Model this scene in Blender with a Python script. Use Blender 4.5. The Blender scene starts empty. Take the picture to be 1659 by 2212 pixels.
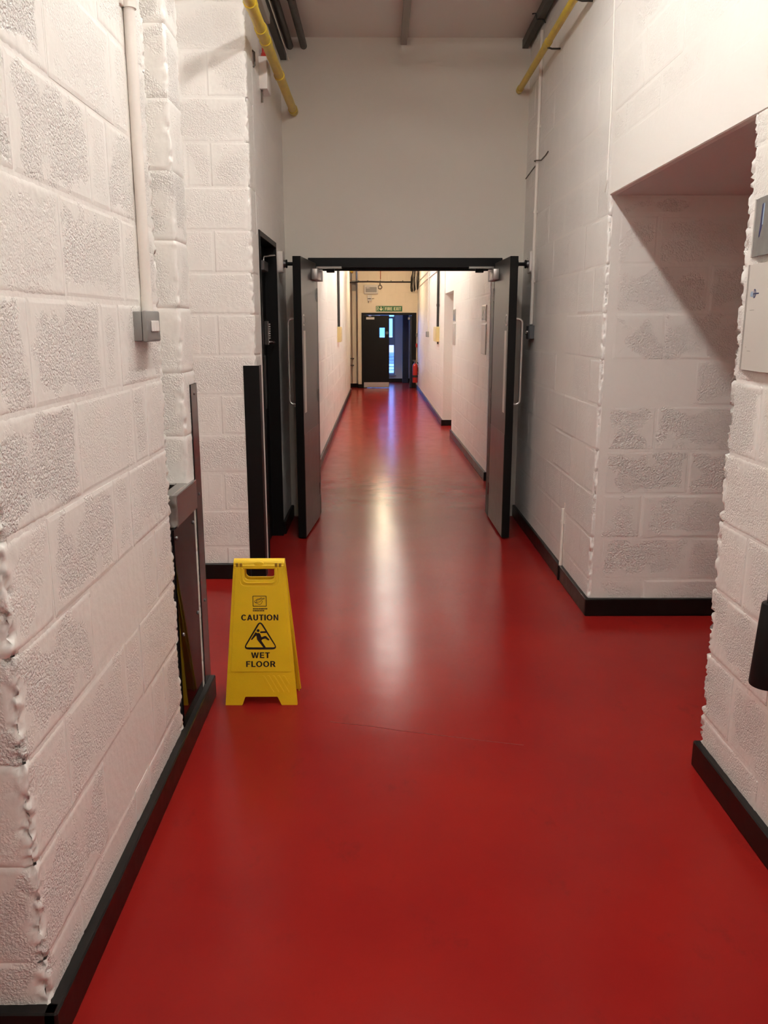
import bpy, bmesh, math, random
from mathutils import Vector, Matrix, noise

S = bpy.context.scene
COL = S.collection
PI = math.pi
RND = random.Random(7)

# ------------------------------------------------------------------ camera
CAM_H = 1.57
cam_d = bpy.data.cameras.new('camera')
cam = bpy.data.objects.new('camera', cam_d)
COL.objects.link(cam)
cam_d.sensor_fit = 'HORIZONTAL'
cam_d.sensor_width = 36.0
cam_d.lens = 36.0 * 1790 / 1659
cam_d.clip_start = 0.05
cam.location = (0, 0, CAM_H)
cam.rotation_euler = (math.radians(90 - 12.716), 0, math.radians(-0.36))
S.camera = cam

# ------------------------------------------------------------------ world, exposure
W = bpy.data.worlds.new('daylight')
S.world = W
W.use_nodes = True
bg = W.node_tree.nodes['Background']
bg.inputs['Color'].default_value = (0.20, 0.42, 1.0, 1)      # cool overcast daylight, only seen through the window
bg.inputs['Strength'].default_value = 5.0
S.view_settings.view_transform = 'Standard'
S.view_settings.look = 'None'
S.view_settings.gamma = 1.0
S.view_settings.use_curve_mapping = False
S.view_settings.exposure = 1.25
S.cycles.max_bounces = 10
S.cycles.diffuse_bounces = 7
S.cycles.glossy_bounces = 4
S.cycles.sample_clamp_indirect = 4.0
S.cycles.use_denoising = True

TUBE_NEAR = 24.0
TUBE_PASSAGE = 38.0
TUBE_MID = 17.0
TUBE_FILL = 31.0
TUBE_CORRIDOR = 29.0
LAMP_WARM = 140.0


# ------------------------------------------------------------------ materials
def new_mat(name):
    m = bpy.data.materials.new(name)
    m.use_nodes = True
    return m, m.node_tree, m.node_tree.nodes, m.node_tree.links, m.node_tree.nodes['Principled BSDF']


def mat(name, col, rough=0.5, metal=0.0, spec=0.5, var=0.0, vscale=8.0, bump=0.0, bscale=120.0, stretch=None, rvar=0.0):
    m, t, n, l, b = new_mat(name)
    b.inputs['Base Color'].default_value = (*col, 1)
    b.inputs['Roughness'].default_value = rough
    b.inputs['Metallic'].default_value = metal
    b.inputs['Specular IOR Level'].default_value = spec
    tc = n.new('ShaderNodeTexCoord')
    mp = n.new('ShaderNodeMapping')
    l.new(tc.outputs['Object'], mp.inputs['Vector'])
    if stretch:
        mp.inputs['Scale'].default_value = stretch
    if var or rvar:
        nz = n.new('ShaderNodeTexNoise')
        nz.inputs['Scale'].default_value = vscale
        nz.inputs['Detail'].default_value = 5
        l.new(mp.outputs[0], nz.inputs['Vector'])
        if var:
            mr = n.new('ShaderNodeMapRange')
            mr.inputs['From Min'].default_value = 0.3
            mr.inputs['From Max'].default_value = 0.7
            mr.inputs['To Min'].default_value = 1 - var
            mr.inputs['To Max'].default_value = 1 + var
            l.new(nz.outputs['Fac'], mr.inputs['Value'])
            mx = n.new('ShaderNodeVectorMath')
            mx.operation = 'SCALE'
            mx.inputs[0].default_value = col
            l.new(mr.outputs[0], mx.inputs['Scale'])
            l.new(mx.outputs[0], b.inputs['Base Color'])
        if rvar:
            m2 = n.new('ShaderNodeMapRange')
            m2.inputs['To Min'].default_value = max(0.02, rough - rvar)
            m2.inputs['To Max'].default_value = rough + rvar
            l.new(nz.outputs['Fac'], m2.inputs['Value'])
            l.new(m2.outputs[0], b.inputs['Roughness'])
    if bump:
        nb = n.new('ShaderNodeTexNoise')
        nb.inputs['Scale'].default_value = bscale
        nb.inputs['Detail'].default_value = 4
        l.new(mp.outputs[0], nb.inputs['Vector'])
        bp = n.new('ShaderNodeBump')
        bp.inputs['Distance'].default_value = bump
        l.new(nb.outputs['Fac'], bp.inputs['Height'])
        l.new(bp.outputs[0], b.inputs['Normal'])
    return m


PAINT = (0.87, 0.845, 0.80)


def block_mat(name, col, amp=0.0046, gscale=128.0, bias=0.0):
    """painted concrete block: open granular texture in the middle of a block, paint-filled smooth margin"""
    m, t, n, l, b = new_mat(name)
    b.inputs['Roughness'].default_value = 0.42
    b.inputs['Specular IOR Level'].default_value = 0.35
    geo = n.new('ShaderNodeNewGeometry')
    uv = n.new('ShaderNodeUVMap')
    sep = n.new('ShaderNodeSeparateXYZ')
    l.new(uv.outputs[0], sep.inputs[0])
    oi = n.new('ShaderNodeObjectInfo')

    def math_(op, a, c=None, clamp=False):
        x = n.new('ShaderNodeMath')
        x.operation = op
        x.use_clamp = clamp
        for i, v in enumerate((a, c)):
            if v is None:
                continue
            if isinstance(v, (int, float)):
                x.inputs[i].default_value = v
            else:
                l.new(v, x.inputs[i])
        return x.outputs[0]
    # distance to nearest block edge (uv in metres, four-sided: x,y hold distances packed as u and v)
    d = math_('MINIMUM', sep.outputs[0], sep.outputs[1])
    # per-block offset
    off = n.new('ShaderNodeVectorMath')
    off.operation = 'SCALE'
    off.inputs[0].default_value = (13.1, 7.7, 5.3)
    l.new(oi.outputs['Random'], off.inputs['Scale'])
    pos = n.new('ShaderNodeVectorMath')
    pos.operation = 'ADD'
    l.new(geo.outputs['Position'], pos.inputs[0])
    l.new(off.outputs[0], pos.inputs[1])
    big = n.new('ShaderNodeTexNoise')
    big.inputs['Scale'].default_value = 9.0
    big.inputs['Detail'].default_value = 3
    l.new(pos.outputs[0], big.inputs['Vector'])
    w = math_('SUBTRACT', big.outputs['Fac'], 0.5)
    d2 = math_('ADD', d, math_('MULTIPLY', w, 0.26))
    mask = n.new('ShaderNodeMapRange')
    mask.interpolation_type = 'SMOOTHSTEP'
    mask.inputs['From Min'].default_value = 0.012
    mask.inputs['From Max'].default_value = 0.046
    l.new(d2, mask.inputs['Value'])
    # how open each block is
    rnd = n.new('ShaderNodeMapRange')
    rnd.inputs['To Min'].default_value = 0.22 + bias
    rnd.inputs['To Max'].default_value = 1.0
    l.new(oi.outputs['Random'], rnd.inputs['Value'])
    patch = n.new('ShaderNodeMapRange')
    patch.interpolation_type = 'SMOOTHSTEP'
    patch.inputs['From Min'].default_value = 0.30
    patch.inputs['From Max'].default_value = 0.48
    patch.inputs['To Min'].default_value = 0.25
    l.new(big.outputs['Fac'], patch.inputs['Value'])
    amt = math_('MULTIPLY', math_('MULTIPLY', mask.outputs[0], rnd.outputs[0]), patch.outputs[0])
    g = n.new('ShaderNodeTexNoise')
    g.inputs['Scale'].default_value = gscale
    g.inputs['Detail'].default_value = 4
    g.inputs['Roughness'].default_value = 0.6
    l.new(geo.outputs['Position'], g.inputs['Vector'])
    vo = n.new('ShaderNodeTexVoronoi')
    vo.feature = 'SMOOTH_F1'
    vo.inputs['Scale'].default_value = gscale * 1.25
    vo.inputs['Smoothness'].default_value = 0.35
    wv = n.new('ShaderNodeVectorMath')
    wv.operation = 'SCALE'
    wv.inputs['Scale'].default_value = 0.012
    l.new(g.outputs['Color'], wv.inputs[0])
    wp = n.new('ShaderNodeVectorMath')
    wp.operation = 'ADD'
    l.new(geo.outputs['Position'], wp.inputs[0])
    l.new(wv.outputs[0], wp.inputs[1])
    l.new(wp.outputs[0], vo.inputs['Vector'])
    peb = math_('SUBTRACT', 0.75, vo.outputs['Distance'])
    gsum = math_('ADD', math_('MULTIPLY', peb, 0.75), math_('MULTIPLY', g.outputs['Fac'], 0.75))
    gr = n.new('ShaderNodeMapRange')
    gr.inputs['From Min'].default_value = 0.30
    gr.inputs['From Max'].default_value = 0.90
    l.new(gsum, gr.inputs['Value'])
    hgt = math_('MULTIPLY', math_('SUBTRACT', gr.outputs[0], 0.6), amt)
    f = n.new('ShaderNodeTexNoise')
    f.inputs['Scale'].default_value = 55.0
    f.inputs['Detail'].default_value = 4
    l.new(geo.outputs['Position'], f.inputs['Vector'])
    h2 = math_('ADD', hgt, math_('MULTIPLY', f.outputs['Fac'], 0.20))
    h3 = math_('ADD', h2, math_('MULTIPLY', big.outputs['Fac'], 0.55))
    bp = n.new('ShaderNodeBump')
    bp.inputs['Distance'].default_value = amp
    bp.inputs['Strength'].default_value = 1.0
    l.new(h3, bp.inputs['Height'])
    l.new(bp.outputs[0], b.inputs['Normal'])
    # faint uneven paint
    mr = n.new('ShaderNodeMapRange')
    mr.inputs['To Min'].default_value = 0.95
    mr.inputs['To Max'].default_value = 1.04
    l.new(big.outputs['Fac'], mr.inputs['Value'])
    sc = n.new('ShaderNodeVectorMath')
    sc.operation = 'SCALE'
    sc.inputs[0].default_value = col
    l.new(mr.outputs[0], sc.inputs['Scale'])
    l.new(sc.outputs[0], b.inputs['Base Color'])
    return m


def floor_mat():
    m, t, n, l, b = new_mat('red_floor_paint')
    geo = n.new('ShaderNodeNewGeometry')
    a = n.new('ShaderNodeTexNoise')
    a.inputs['Scale'].default_value = 1.1
    a.inputs['Detail'].default_value = 6
    l.new(geo.outputs['Position'], a.inputs['Vector'])
    cr = n.new('ShaderNodeValToRGB')
    cr.color_ramp.elements[0].position = 0.30
    cr.color_ramp.elements[0].color = (0.215, 0.0100, 0.0095, 1)
    cr.color_ramp.elements[1].position = 0.72
    cr.color_ramp.elements[1].color = (0.290, 0.0145, 0.0105, 1)
    l.new(a.outputs['Fac'], cr.inputs['Fac'])
    # dark scuffs
    mp = n.new('ShaderNodeMapping')
    mp.inputs['Scale'].default_value = (1.0, 0.6, 1.0)
    l.new(geo.outputs['Position'], mp.inputs['Vector'])
    s = n.new('ShaderNodeTexNoise')
    s.inputs['Scale'].default_value = 5.0
    s.inputs['Detail'].default_value = 9
    s.inputs['Roughness'].default_value = 0.75
    l.new(mp.outputs[0], s.inputs['Vector'])
    sr = n.new('ShaderNodeMapRange')
    sr.inputs['From Min'].default_value = 0.58
    sr.inputs['From Max'].default_value = 0.76
    sr.inputs['To Max'].default_value = 0.6
    l.new(s.outputs['Fac'], sr.inputs['Value'])
    mix = n.new('ShaderNodeMix')
    mix.data_type = 'RGBA'
    l.new(sr.outputs[0], mix.inputs['Factor'])
    l.new(cr.outputs[0], mix.inputs[6])
    mix.inputs[7].default_value = (0.13, 0.012, 0.011, 1)
    l.new(mix.outputs[2], b.inputs['Base Color'])
    r = n.new('ShaderNodeMapRange')
    r.inputs['From Min'].default_value = 0.3
    r.inputs['From Max'].default_value = 0.7
    r.inputs['To Min'].default_value = 0.16
    r.inputs['To Max'].default_value = 0.23
    l.new(s.outputs['Fac'], r.inputs['Value'])
    l.new(r.outputs[0], b.inputs['Roughness'])
    b.inputs['Specular IOR Level'].default_value = 0.085
    u = n.new('ShaderNodeTexNoise')
    u.inputs['Scale'].default_value = 2.6
    u.inputs['Detail'].default_value = 2
    l.new(geo.outputs['Position'], u.inputs['Vector'])
    b1 = n.new('ShaderNodeBump')
    b1.inputs['Distance'].default_value = 0.006
    b1.inputs['Strength'].default_value = 0.32
    l.new(u.outputs['Fac'], b1.inputs['Height'])
    f = n.new('ShaderNodeTexNoise')
    f.inputs['Scale'].default_value = 160.0
    f.inputs['Detail'].default_value = 3
    l.new(geo.outputs['Position'], f.inputs['Vector'])
    b2 = n.new('ShaderNodeBump')
    b2.inputs['Distance'].default_value = 0.0004
    b2.inputs['Strength'].default_value = 0.5
    l.new(f.outputs['Fac'], b2.inputs['Height'])
    l.new(b1.outputs[0], b2.inputs['Normal'])
    l.new(b2.outputs[0], b.inputs['Normal'])
    return m


def emit(name, col, s):
    m, t, n, l, b = new_mat(name)
    b.inputs['Base Color'].default_value = (0.8, 0.8, 0.8, 1)
    b.inputs['Emission Color'].default_value = (*col, 1)
    b.inputs['Emission Strength'].default_value = s
    return m


def glass_mat(name, tint=(1, 1, 1)):
    """thin clear sheet"""
    m = bpy.data.materials.new(name)
    m.use_nodes = True
    n, l = m.node_tree.nodes, m.node_tree.links
    n.clear()
    out = n.new('ShaderNodeOutputMaterial')
    tr = n.new('ShaderNodeBsdfTransparent')
    tr.inputs[0].default_value = (*tint, 1)
    gl = n.new('ShaderNodeBsdfGlossy')
    gl.inputs['Roughness'].default_value = 0.03
    mx = n.new('ShaderNodeMixShader')
    mx.inputs[0].default_value = 0.08
    l.new(tr.outputs[0], mx.inputs[1])
    l.new(gl.outputs[0], mx.inputs[2])
    l.new(mx.outputs[0], out.inputs[0])
    return m


M = {}
M['block'] = block_mat('painted_block', PAINT)
M['block_jamb'] = block_mat('painted_block_open', PAINT, amp=0.0052, gscale=96.0, bias=0.25)
M['block_far'] = block_mat('painted_block_smooth', PAINT, amp=0.0040, gscale=100.0, bias=0.15)
M['block_faint'] = block_mat('painted_block_brushed', (0.86, 0.835, 0.80), amp=0.0025)
M['mortar'] = mat('painted_mortar', PAINT, 0.45, bump=0.0025, bscale=35)
M['plaster'] = mat('painted_plaster', (0.76, 0.725, 0.655), 0.5, bump=0.0012, bscale=180, stretch=(1, 1, 2.5))
M['ceil'] = mat('ceiling_paint', (0.78, 0.74, 0.70), 0.6, bump=0.001, bscale=120)
M['cream'] = block_mat('warm_lit_block', (0.80, 0.70, 0.55), amp=0.002)  # white wall paint with the lamp's warm light put into the colour
M['warm_tint_m'] = mat('warm_lit_mortar', (0.80, 0.70, 0.55), 0.5, bump=0.002, bscale=40)  # same warm lamplight tint in the joints and slabs
M['soffit'] = mat('soffit_paint', (0.72, 0.68, 0.65), 0.5, bump=0.001, bscale=60)
M['floor'] = floor_mat()
M['bb'] = mat('black_skirting_paint', (0.006, 0.0055, 0.005), 0.34, spec=0.3, var=0.3, vscale=20, rvar=0.1)
M['black'] = mat('black_satin', (0.004, 0.004, 0.004), 0.4, spec=0.2, rvar=0.08, vscale=12)
M['guard'] = mat('black_guard_plastic', (0.005, 0.0035, 0.0035), 0.12, spec=0.4)
M['lam'] = mat('black_gloss_laminate', (0.006, 0.003, 0.003), 0.03, spec=0.06)
M['door'] = mat('grey_brown_door_veneer', (0.040, 0.035, 0.031), 0.36, var=0.25, vscale=30, stretch=(6, 6, 0.6))
M['doorblk'] = mat('black_door_paint', (0.004, 0.0037, 0.0034), 0.45, spec=0.2)
M['navy'] = mat('navy_door_paint', (0.010, 0.016, 0.035), 0.4)
M['kick'] = mat('kick_plate_floor_tint', (0.075, 0.055, 0.048), 0.32, metal=0.35, rvar=0.05)  # satin steel; the brown stands in for the reflected red floor
M['steel'] = mat('brushed_steel', (0.40, 0.385, 0.375), 0.22, metal=1.0)
M['steel_l'] = mat('satin_aluminium', (0.55, 0.52, 0.49), 0.4, metal=0.8)
M['satin'] = mat('satin_chrome', (0.75, 0.72, 0.68), 0.35, metal=0.9)
M['steel_d'] = mat('dull_dark_steel', (0.16, 0.15, 0.15), 0.4, metal=0.8)
M['yplas'] = mat('yellow_sign_plastic', (0.86, 0.57, 0.012), 0.42, bump=0.0005, bscale=300, var=0.05)
M['yplas_shade'] = mat('yellow_sign_slot_shade', (0.36, 0.20, 0.008), 0.5)  # darker copy of the sign yellow, shade put into the colour
M['ypipe'] = mat('yellow_pipe_paint', (0.60, 0.43, 0.025), 0.35, var=0.1, vscale=14)
M['ink'] = mat('black_print', (0.008, 0.004, 0.006), 0.5)
M['grey'] = mat('grey_switch_plastic', (0.235, 0.225, 0.215), 0.45, bump=0.0004, bscale=300)
M['grey2'] = mat('blue_grey_metal_clad', (0.13, 0.135, 0.145), 0.4, metal=0.3)
M['white'] = mat('white_plastic', (0.80, 0.76, 0.72), 0.35)
M['conduit'] = mat('painted_conduit', (0.80, 0.75, 0.69), 0.3, var=0.04)
M['offwhite'] = mat('off_white_plate', (0.62, 0.585, 0.54), 0.35)
M['beige'] = mat('beige_box_enamel', (0.66, 0.53, 0.25), 0.4)
M['dpipe'] = mat('dark_brown_pipe', (0.040, 0.032, 0.026), 0.5, var=0.3, vscale=15)
M['dgrey'] = mat('dark_grey_trunking', (0.045, 0.042, 0.036), 0.5, var=0.2)
M['pgrey'] = mat('grey_trunking', (0.34, 0.31, 0.27), 0.5)
M['cable'] = mat('black_cable', (0.015, 0.012, 0.010), 0.5)
M['bcable'] = mat('brown_cable', (0.10, 0.075, 0.055), 0.5)
M['red'] = mat('red_enamel', (0.42, 0.02, 0.012), 0.3)
M['red2'] = mat('dark_red_plastic', (0.20, 0.010, 0.008), 0.4)
M['copper'] = mat('red_copper_pipe', (0.45, 0.14, 0.06), 0.4, metal=0.4)
M['green'] = mat('green_sign', (0.02, 0.13, 0.04), 0.4)
M['cprint'] = mat('cream_print', (0.72, 0.72, 0.48), 0.5)
M['photo'] = mat('grey_photo_print', (0.20, 0.195, 0.185), 0.25, var=0.35, vscale=7)
M['blueink'] = mat('navy_print', (0.02, 0.03, 0.12), 0.4)
M['paleblue'] = mat('pale_blue_print', (0.32, 0.44, 0.60), 0.4)
M['gprint'] = mat('grey_print', (0.25, 0.23, 0.21), 0.5)
M['rubber'] = mat('black_rubber', (0.005, 0.0045, 0.0045), 0.55, spec=0.25)
M['upvc'] = mat('grey_window_frame', (0.36, 0.40, 0.46), 0.4)
M['glass'] = glass_mat('window_glass', (0.9, 0.95, 1.0))
M['clearp'] = glass_mat('clear_plastic', (0.93, 0.86, 0.82))
M['vwall'] = mat('vestibule_paint', (0.72, 0.72, 0.74), 0.5, bump=0.001, bscale=60)
M['sky_facade'] = mat('sky_blue_facade', (0.40, 0.52, 0.66), 0.6)  # blue put in to stand for the daylight in the upper panes
M['brick'] = mat('pink_wall_band', (0.75, 0.42, 0.36), 0.8, var=0.15)
M['clad'] = mat('pale_cladding', (0.72, 0.72, 0.74), 0.7)
M['louvre'] = mat('slate_louvre', (0.16, 0.20, 0.30), 0.5)
M['louvre2'] = mat('pale_louvre', (0.55, 0.62, 0.72), 0.5)
M['tube'] = emit('fluorescent_tube', (1.0, 0.975, 0.925), TUBE_NEAR)
M['tube_mid'] = emit('fluorescent_tube_mid', (1.0, 0.975, 0.925), TUBE_MID)
M['tube_fill'] = emit('added_fill_tube', (1.0, 0.975, 0.925), TUBE_FILL)
M['tube3'] = emit('fluorescent_tube_passage', (1.0, 0.965, 0.90), TUBE_PASSAGE)
M['tube2'] = emit('fluorescent_tube_corridor', (1.0, 0.95, 0.86), TUBE_CORRIDOR)
M['warm'] = emit('warm_lamp_glass', (1.0, 0.79, 0.50), LAMP_WARM)


# ------------------------------------------------------------------ mesh helpers
class MB:
    def __init__(self):
        self.bm = bmesh.new()

    def box(self, x0, x1, y0, y1, z0, z1, bev=0.0, seg=1):
        b = bmesh.new()
        vs = [b.verts.new((x, y, z)) for x in (min(x0, x1), max(x0, x1)) for y in (min(y0, y1), max(y0, y1)) for z in (min(z0, z1), max(z0, z1))]
        for f in ((0, 1, 3, 2), (4, 6, 7, 5), (0, 4, 5, 1), (2, 3, 7, 6), (0, 2, 6, 4), (1, 5, 7, 3)):
            b.faces.new([vs[i] for i in f])
        if bev > 0:
            bmesh.ops.bevel(b, geom=b.edges[:], offset=bev, segments=seg, affect='EDGES', profile=0.5)
        self.merge(b)
        return self

    def merge(self, b, mx=None):
        me = bpy.data.meshes.new('tmp')
        if mx is not None:
            bmesh.ops.transform(b, matrix=mx, verts=b.verts[:])
        b.to_mesh(me)
        b.free()
        self.bm.from_mesh(me)
        bpy.data.meshes.remove(me)

    def cyl(self, p0, p1, r, r2=None, seg=20, caps=True):
        p0, p1 = Vector(p0), Vector(p1)
        d = p1 - p0
        b = bmesh.new()
        bmesh.ops.create_cone(b, cap_ends=caps, segments=seg, radius1=r, radius2=r if r2 is None else r2, depth=d.length)
        q = d.to_track_quat('Z', 'Y').to_matrix().to_4x4()
        self.merge(b, Matrix.Translation((p0 + p1) / 2) @ q)
        return self

    def ball(self, c, r, sc=(1, 1, 1), seg=16):
        b = bmesh.new()
        bmesh.ops.create_uvsphere(b, u_segments=seg, v_segments=seg // 2, radius=r)
        self.merge(b, Matrix.Translation(c) @ Matrix.Diagonal((*sc, 1)))
        return self

    def tube(self, pts, r, seg=10, closed=False):
        pts = [Vector(p) for p in pts]
        n = len(pts)
        rings = []
        up = None
        for i, p in enumerate(pts):
            if closed:
                t = (pts[(i + 1) % n] - pts[i - 1]).normalized()
            else:
                t = (pts[min(i + 1, n - 1)] - pts[max(i - 1, 0)]).normalized()
            if up is None:
                up = Vector((0, 0, 1)) if abs(t.z) < 0.9 else Vector((1, 0, 0))
            s = t.cross(up).normalized()
            up = s.cross(t).normalized()
            rings.append([self.bm.verts.new(p + (s * math.cos(2 * PI * k / seg) + up * math.sin(2 * PI * k / seg)) * r) for k in range(seg)])
        m = n if closed else n - 1
        for i in range(m):
            a, c = rings[i], rings[(i + 1) % n]
            for k in range(seg):
                self.bm.faces.new((a[k], a[(k + 1) % seg], c[(k + 1) % seg], c[k]))
        if not closed:
            self.bm.faces.new(rings[0])
            self.bm.faces.new(rings[-1][::-1])
        return self

    def lathe(self, prof, c=(0, 0, 0), seg=24):
        rings = []
        for r, z in prof:
            rings.append([self.bm.verts.new((c[0] + max(r, 1e-4) * math.cos(2 * PI * k / seg), c[1] + max(r, 1e-4) * math.sin(2 * PI * k / seg), c[2] + z)) for k in range(seg)])
        for a, b2 in zip(rings, rings[1:]):
            for k in range(seg):
                self.bm.faces.new((a[k], a[(k + 1) % seg], b2[(k + 1) % seg], b2[k]))
        self.bm.faces.new(rings[0][::-1])
        self.bm.faces.new(rings[-1])
        return self

    def quad(self, *pts):
        self.bm.faces.new([self.bm.verts.new(p) for p in pts])
        return self

    def build(self, name, m, parent=None, smooth=None, normals=True):
        if normals:
            bmesh.ops.recalc_face_normals(self.bm, faces=self.bm.faces[:])
        me = bpy.data.meshes.new(name)
        self.bm.to_mesh(me)
        self.bm.free()
        return link(name, me, m, parent, smooth)


def link(name, me, m, parent=None, smooth=None):
    if m is not None:
        me.materials.append(m)
    if smooth:
        for p in me.polygons:
            p.use_smooth = True
        if smooth != 'all':
            me.set_sharp_from_angle(angle=math.radians(smooth))
    o = bpy.data.objects.new(name, me)
    COL.objects.link(o)
    if parent is not None:
        o.parent = parent
    return o


def empty(name, loc=(0, 0, 0), rz=0.0):
    o = bpy.data.objects.new(name, None)
    o.empty_display_size = 0.05
    o.location = loc
    o.rotation_euler = (0, 0, rz)
    COL.objects.link(o)
    return o


def tag(o, label=None, cat=None, group=None, kind=None):
    for k, v in (('label', label), ('category', cat), ('group', group), ('kind', kind)):
        if v:
            o[k] = v
    return o


def thing(name, label, cat, loc, rz=0.0, group=None):
    return tag(empty(name, loc, rz), label, cat, group)


def round_poly(pts, r, seg=5):
    out = []
    n = len(pts)
    for i in range(n):
        p = Vector(pts[i])
        a = Vector(pts[i - 1])
        b = Vector(pts[(i + 1) % n])
        rr = r[i] if isinstance(r, (list, tuple)) else r
        if rr <= 0:
            out.append(tuple(p))
            continue
        u = (a - p).normalized()
        v = (b - p).normalized()
        ang = u.angle(v)
        d = min(rr / math.tan(ang / 2), (a - p).length * 0.49, (b - p).length * 0.49)
        s, e = p + u * d, p + v * d
        for k in range(seg + 1):
            t = k / seg
            out.append(tuple(s * (1 - t) ** 2 + p * 2 * t * (1 - t) + e * t * t))
    return out


def flat_shape(polys, depth, y=0.0, bev=0.0):
    """filled 2-D outlines (x, z) with holes, as a slab from y to y - depth; returns mesh"""
    cu = bpy.data.curves.new('shape', 'CURVE')
    cu.dimensions = '2D'
    cu.fill_mode = 'BOTH'
    cu.extrude = max(depth / 2 - bev, 0.00005)
    cu.bevel_depth = bev
    cu.bevel_resolution = 1
    for p in polys:
        sp = cu.splines.new('POLY')
        sp.points.add(len(p) - 1)
        for q, pt in zip(p, sp.points):
            pt.co = (q[0], q[1], 0, 1)
        sp.use_cyclic_u = True
    return curve_mesh(cu, y - depth / 2)


def curve_mesh(cu, y):
    o = bpy.data.objects.new('tmp', cu)
    COL.objects.link(o)
    dg = bpy.context.evaluated_depsgraph_get()
    dg.update()
    me = bpy.data.meshes.new_from_object(o.evaluated_get(dg))
    bpy.data.objects.remove(o)
    bpy.data.curves.remove(cu)
    me.transform(Matrix.Rotation(PI / 2, 4, 'X'))
    me.transform(Matrix.Translation((0, y, 0)))
    me.materials.clear()
    return me


def arc(cx, cz, rx, rz, a0, a1, n=18):
    return [(cx + rx * math.cos(math.radians(a0 + (a1 - a0) * i / n)), cz + rz * math.sin(math.radians(a0 + (a1 - a0) * i / n))) for i in range(n + 1)]


def glyph(ch):
    """bold sans capitals, cap height 1: (advance, [polygons]); later polygons are holes or further strokes"""
    s = 0.205
    h = 0.165
    if ch == 'I':
        return 0.28, [[(0.04, 0), (0.04 + s, 0), (0.04 + s, 1), (0.04, 1)]]
    if ch == 'L':
        return 0.64, [[(0.06, 0), (0.62, 0), (0.62, h), (0.06 + s, h), (0.06 + s, 1), (0.06, 1)]]
    if ch == 'T':
        return 0.68, [[(0.24, 0), (0.24 + s, 0), (0.24 + s, 1 - h), (0.665, 1 - h), (0.665, 1), (0.02, 1), (0.02, 1 - h), (0.24, 1 - h)]]
    if ch == 'E':
        return 0.72, [[(0.06, 0), (0.68, 0), (0.68, h), (0.06 + s, h), (0.06 + s, 0.43), (0.63, 0.43), (0.63, 0.59), (0.06 + s, 0.59), (0.06 + s, 1 - h), (0.66, 1 - h), (0.66, 1), (0.06, 1)]]
    if ch == 'F':
        return 0.66, [[(0.06, 0), (0.06 + s, 0), (0.06 + s, 0.42), (0.57, 0.42), (0.57, 0.585), (0.06 + s, 0.585), (0.06 + s, 1 - h), (0.64, 1 - h), (0.64, 1), (0.06, 1)]]
    if ch == 'N':
        return 0.80, [[(0.06, 0), (0.06 + s * 0.9, 0), (0.06 + s * 0.9, 0.66), (0.53, 0), (0.735, 0), (0.735, 1), (0.735 - s * 0.9, 1), (0.735 - s * 0.9, 0.34), (0.265, 1), (0.06, 1)]]
    if ch == 'A':
        return 0.78, [[(0.0, 0), (0.215, 0), (0.285, 0.215), (0.50, 0.215), (0.575, 0), (0.79, 0), (0.505, 1), (0.285, 1)], [(0.335, 0.375), (0.455, 0.375), (0.395, 0.70)]]
    if ch == 'U':
        return 0.80, [[(0.06, 1), (0.06, 0.36)] + arc(0.40, 0.36, 0.34, 0.375, 180, 360)[1:] + [(0.74, 1), (0.74 - s, 1), (0.74 - s, 0.36)] + arc(0.40, 0.36, 0.34 - s, 0.205, 360, 180)[1:] + [(0.06 + s, 1)]]
    if ch == 'O':
        return 0.90, [arc(0.45, 0.5, 0.42, 0.515, 0, 360, 40)[:-1], arc(0.45, 0.5, 0.42 - s, 0.35, 0, 360, 40)[:-1]]
    if ch == 'C':
        return 0.80, [arc(0.43, 0.5, 0.40, 0.515, 42, 318, 30) + arc(0.43, 0.5, 0.40 - s, 0.35, 322, 38, 30)]
    if ch == 'W':
        return 1.08, [[(0.0, 1), (0.21, 1), (0.325, 0.32), (0.435, 1), (0.645, 1), (0.755, 0.32), (0.87, 1), (1.08, 1), (0.865, 0), (0.655, 0), (0.54, 0.68), (0.425, 0), (0.215, 0)]]
    if ch == 'X':
        return 0.76, [[(0.0, 0), (0.235, 0), (0.38, 0.32), (0.525, 0), (0.76, 0), (0.50, 0.52), (0.74, 1), (0.51, 1), (0.38, 0.70), (0.25, 1), (0.02, 1), (0.26, 0.52)]]
    if ch == 'R':
        o = [(0.06, 0), (0.06 + s, 0), (0.06 + s, 0.40), (0.36, 0.40), (0.56, 0), (0.80, 0), (0.575, 0.44)] + arc(0.46, 0.70, 0.275, 0.30, -60, 90, 14) + [(0.06, 1)]
        return 0.80, [o, [(0.06 + s, 0.555), (0.42, 0.555)] + arc(0.42, 0.70, 0.105, 0.145, -90, 90, 10)[1:-1] + [(0.42, 0.845), (0.06 + s, 0.845)]]
    if ch == 'D':
        return 0.82, [[(0.06, 0), (0.36, 0)] + arc(0.36, 0.5, 0.40, 0.5, -90, 90, 20)[1:-1] + [(0.36, 1), (0.06, 1)], [(0.06 + s, h), (0.34, h)] + arc(0.34, 0.5, 0.21, 0.5 - h, -90, 90, 16)[1:-1] + [(0.34, 1 - h), (0.06 + s, 1 - h)]]
    return 0.36, []


def text_mesh(body, width, height, depth=0.0006, y=0.0, cx=0.0, cz=0.0, gap=0.05, slant=0.0):
    polys = []
    x = 0.0
    for ch in body:
        w, ps = glyph(ch)
        polys += [[(px + x + slant * pz, pz) for px, pz in p] for p in ps]
        x += w + gap
    x -= gap
    return flat_shape([[((px - x / 2) * width / x + cx, (pz - 0.5) * height + cz) for px, pz in p] for p in polys], depth, y)


# ------------------------------------------------------------------ block walls
CH = 0.238                       # course height
Z0 = 0.203                       # first bed joint above the floor
J = 0.0035                       # half joint
PROUD = 0.0013
_cache = {}


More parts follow.
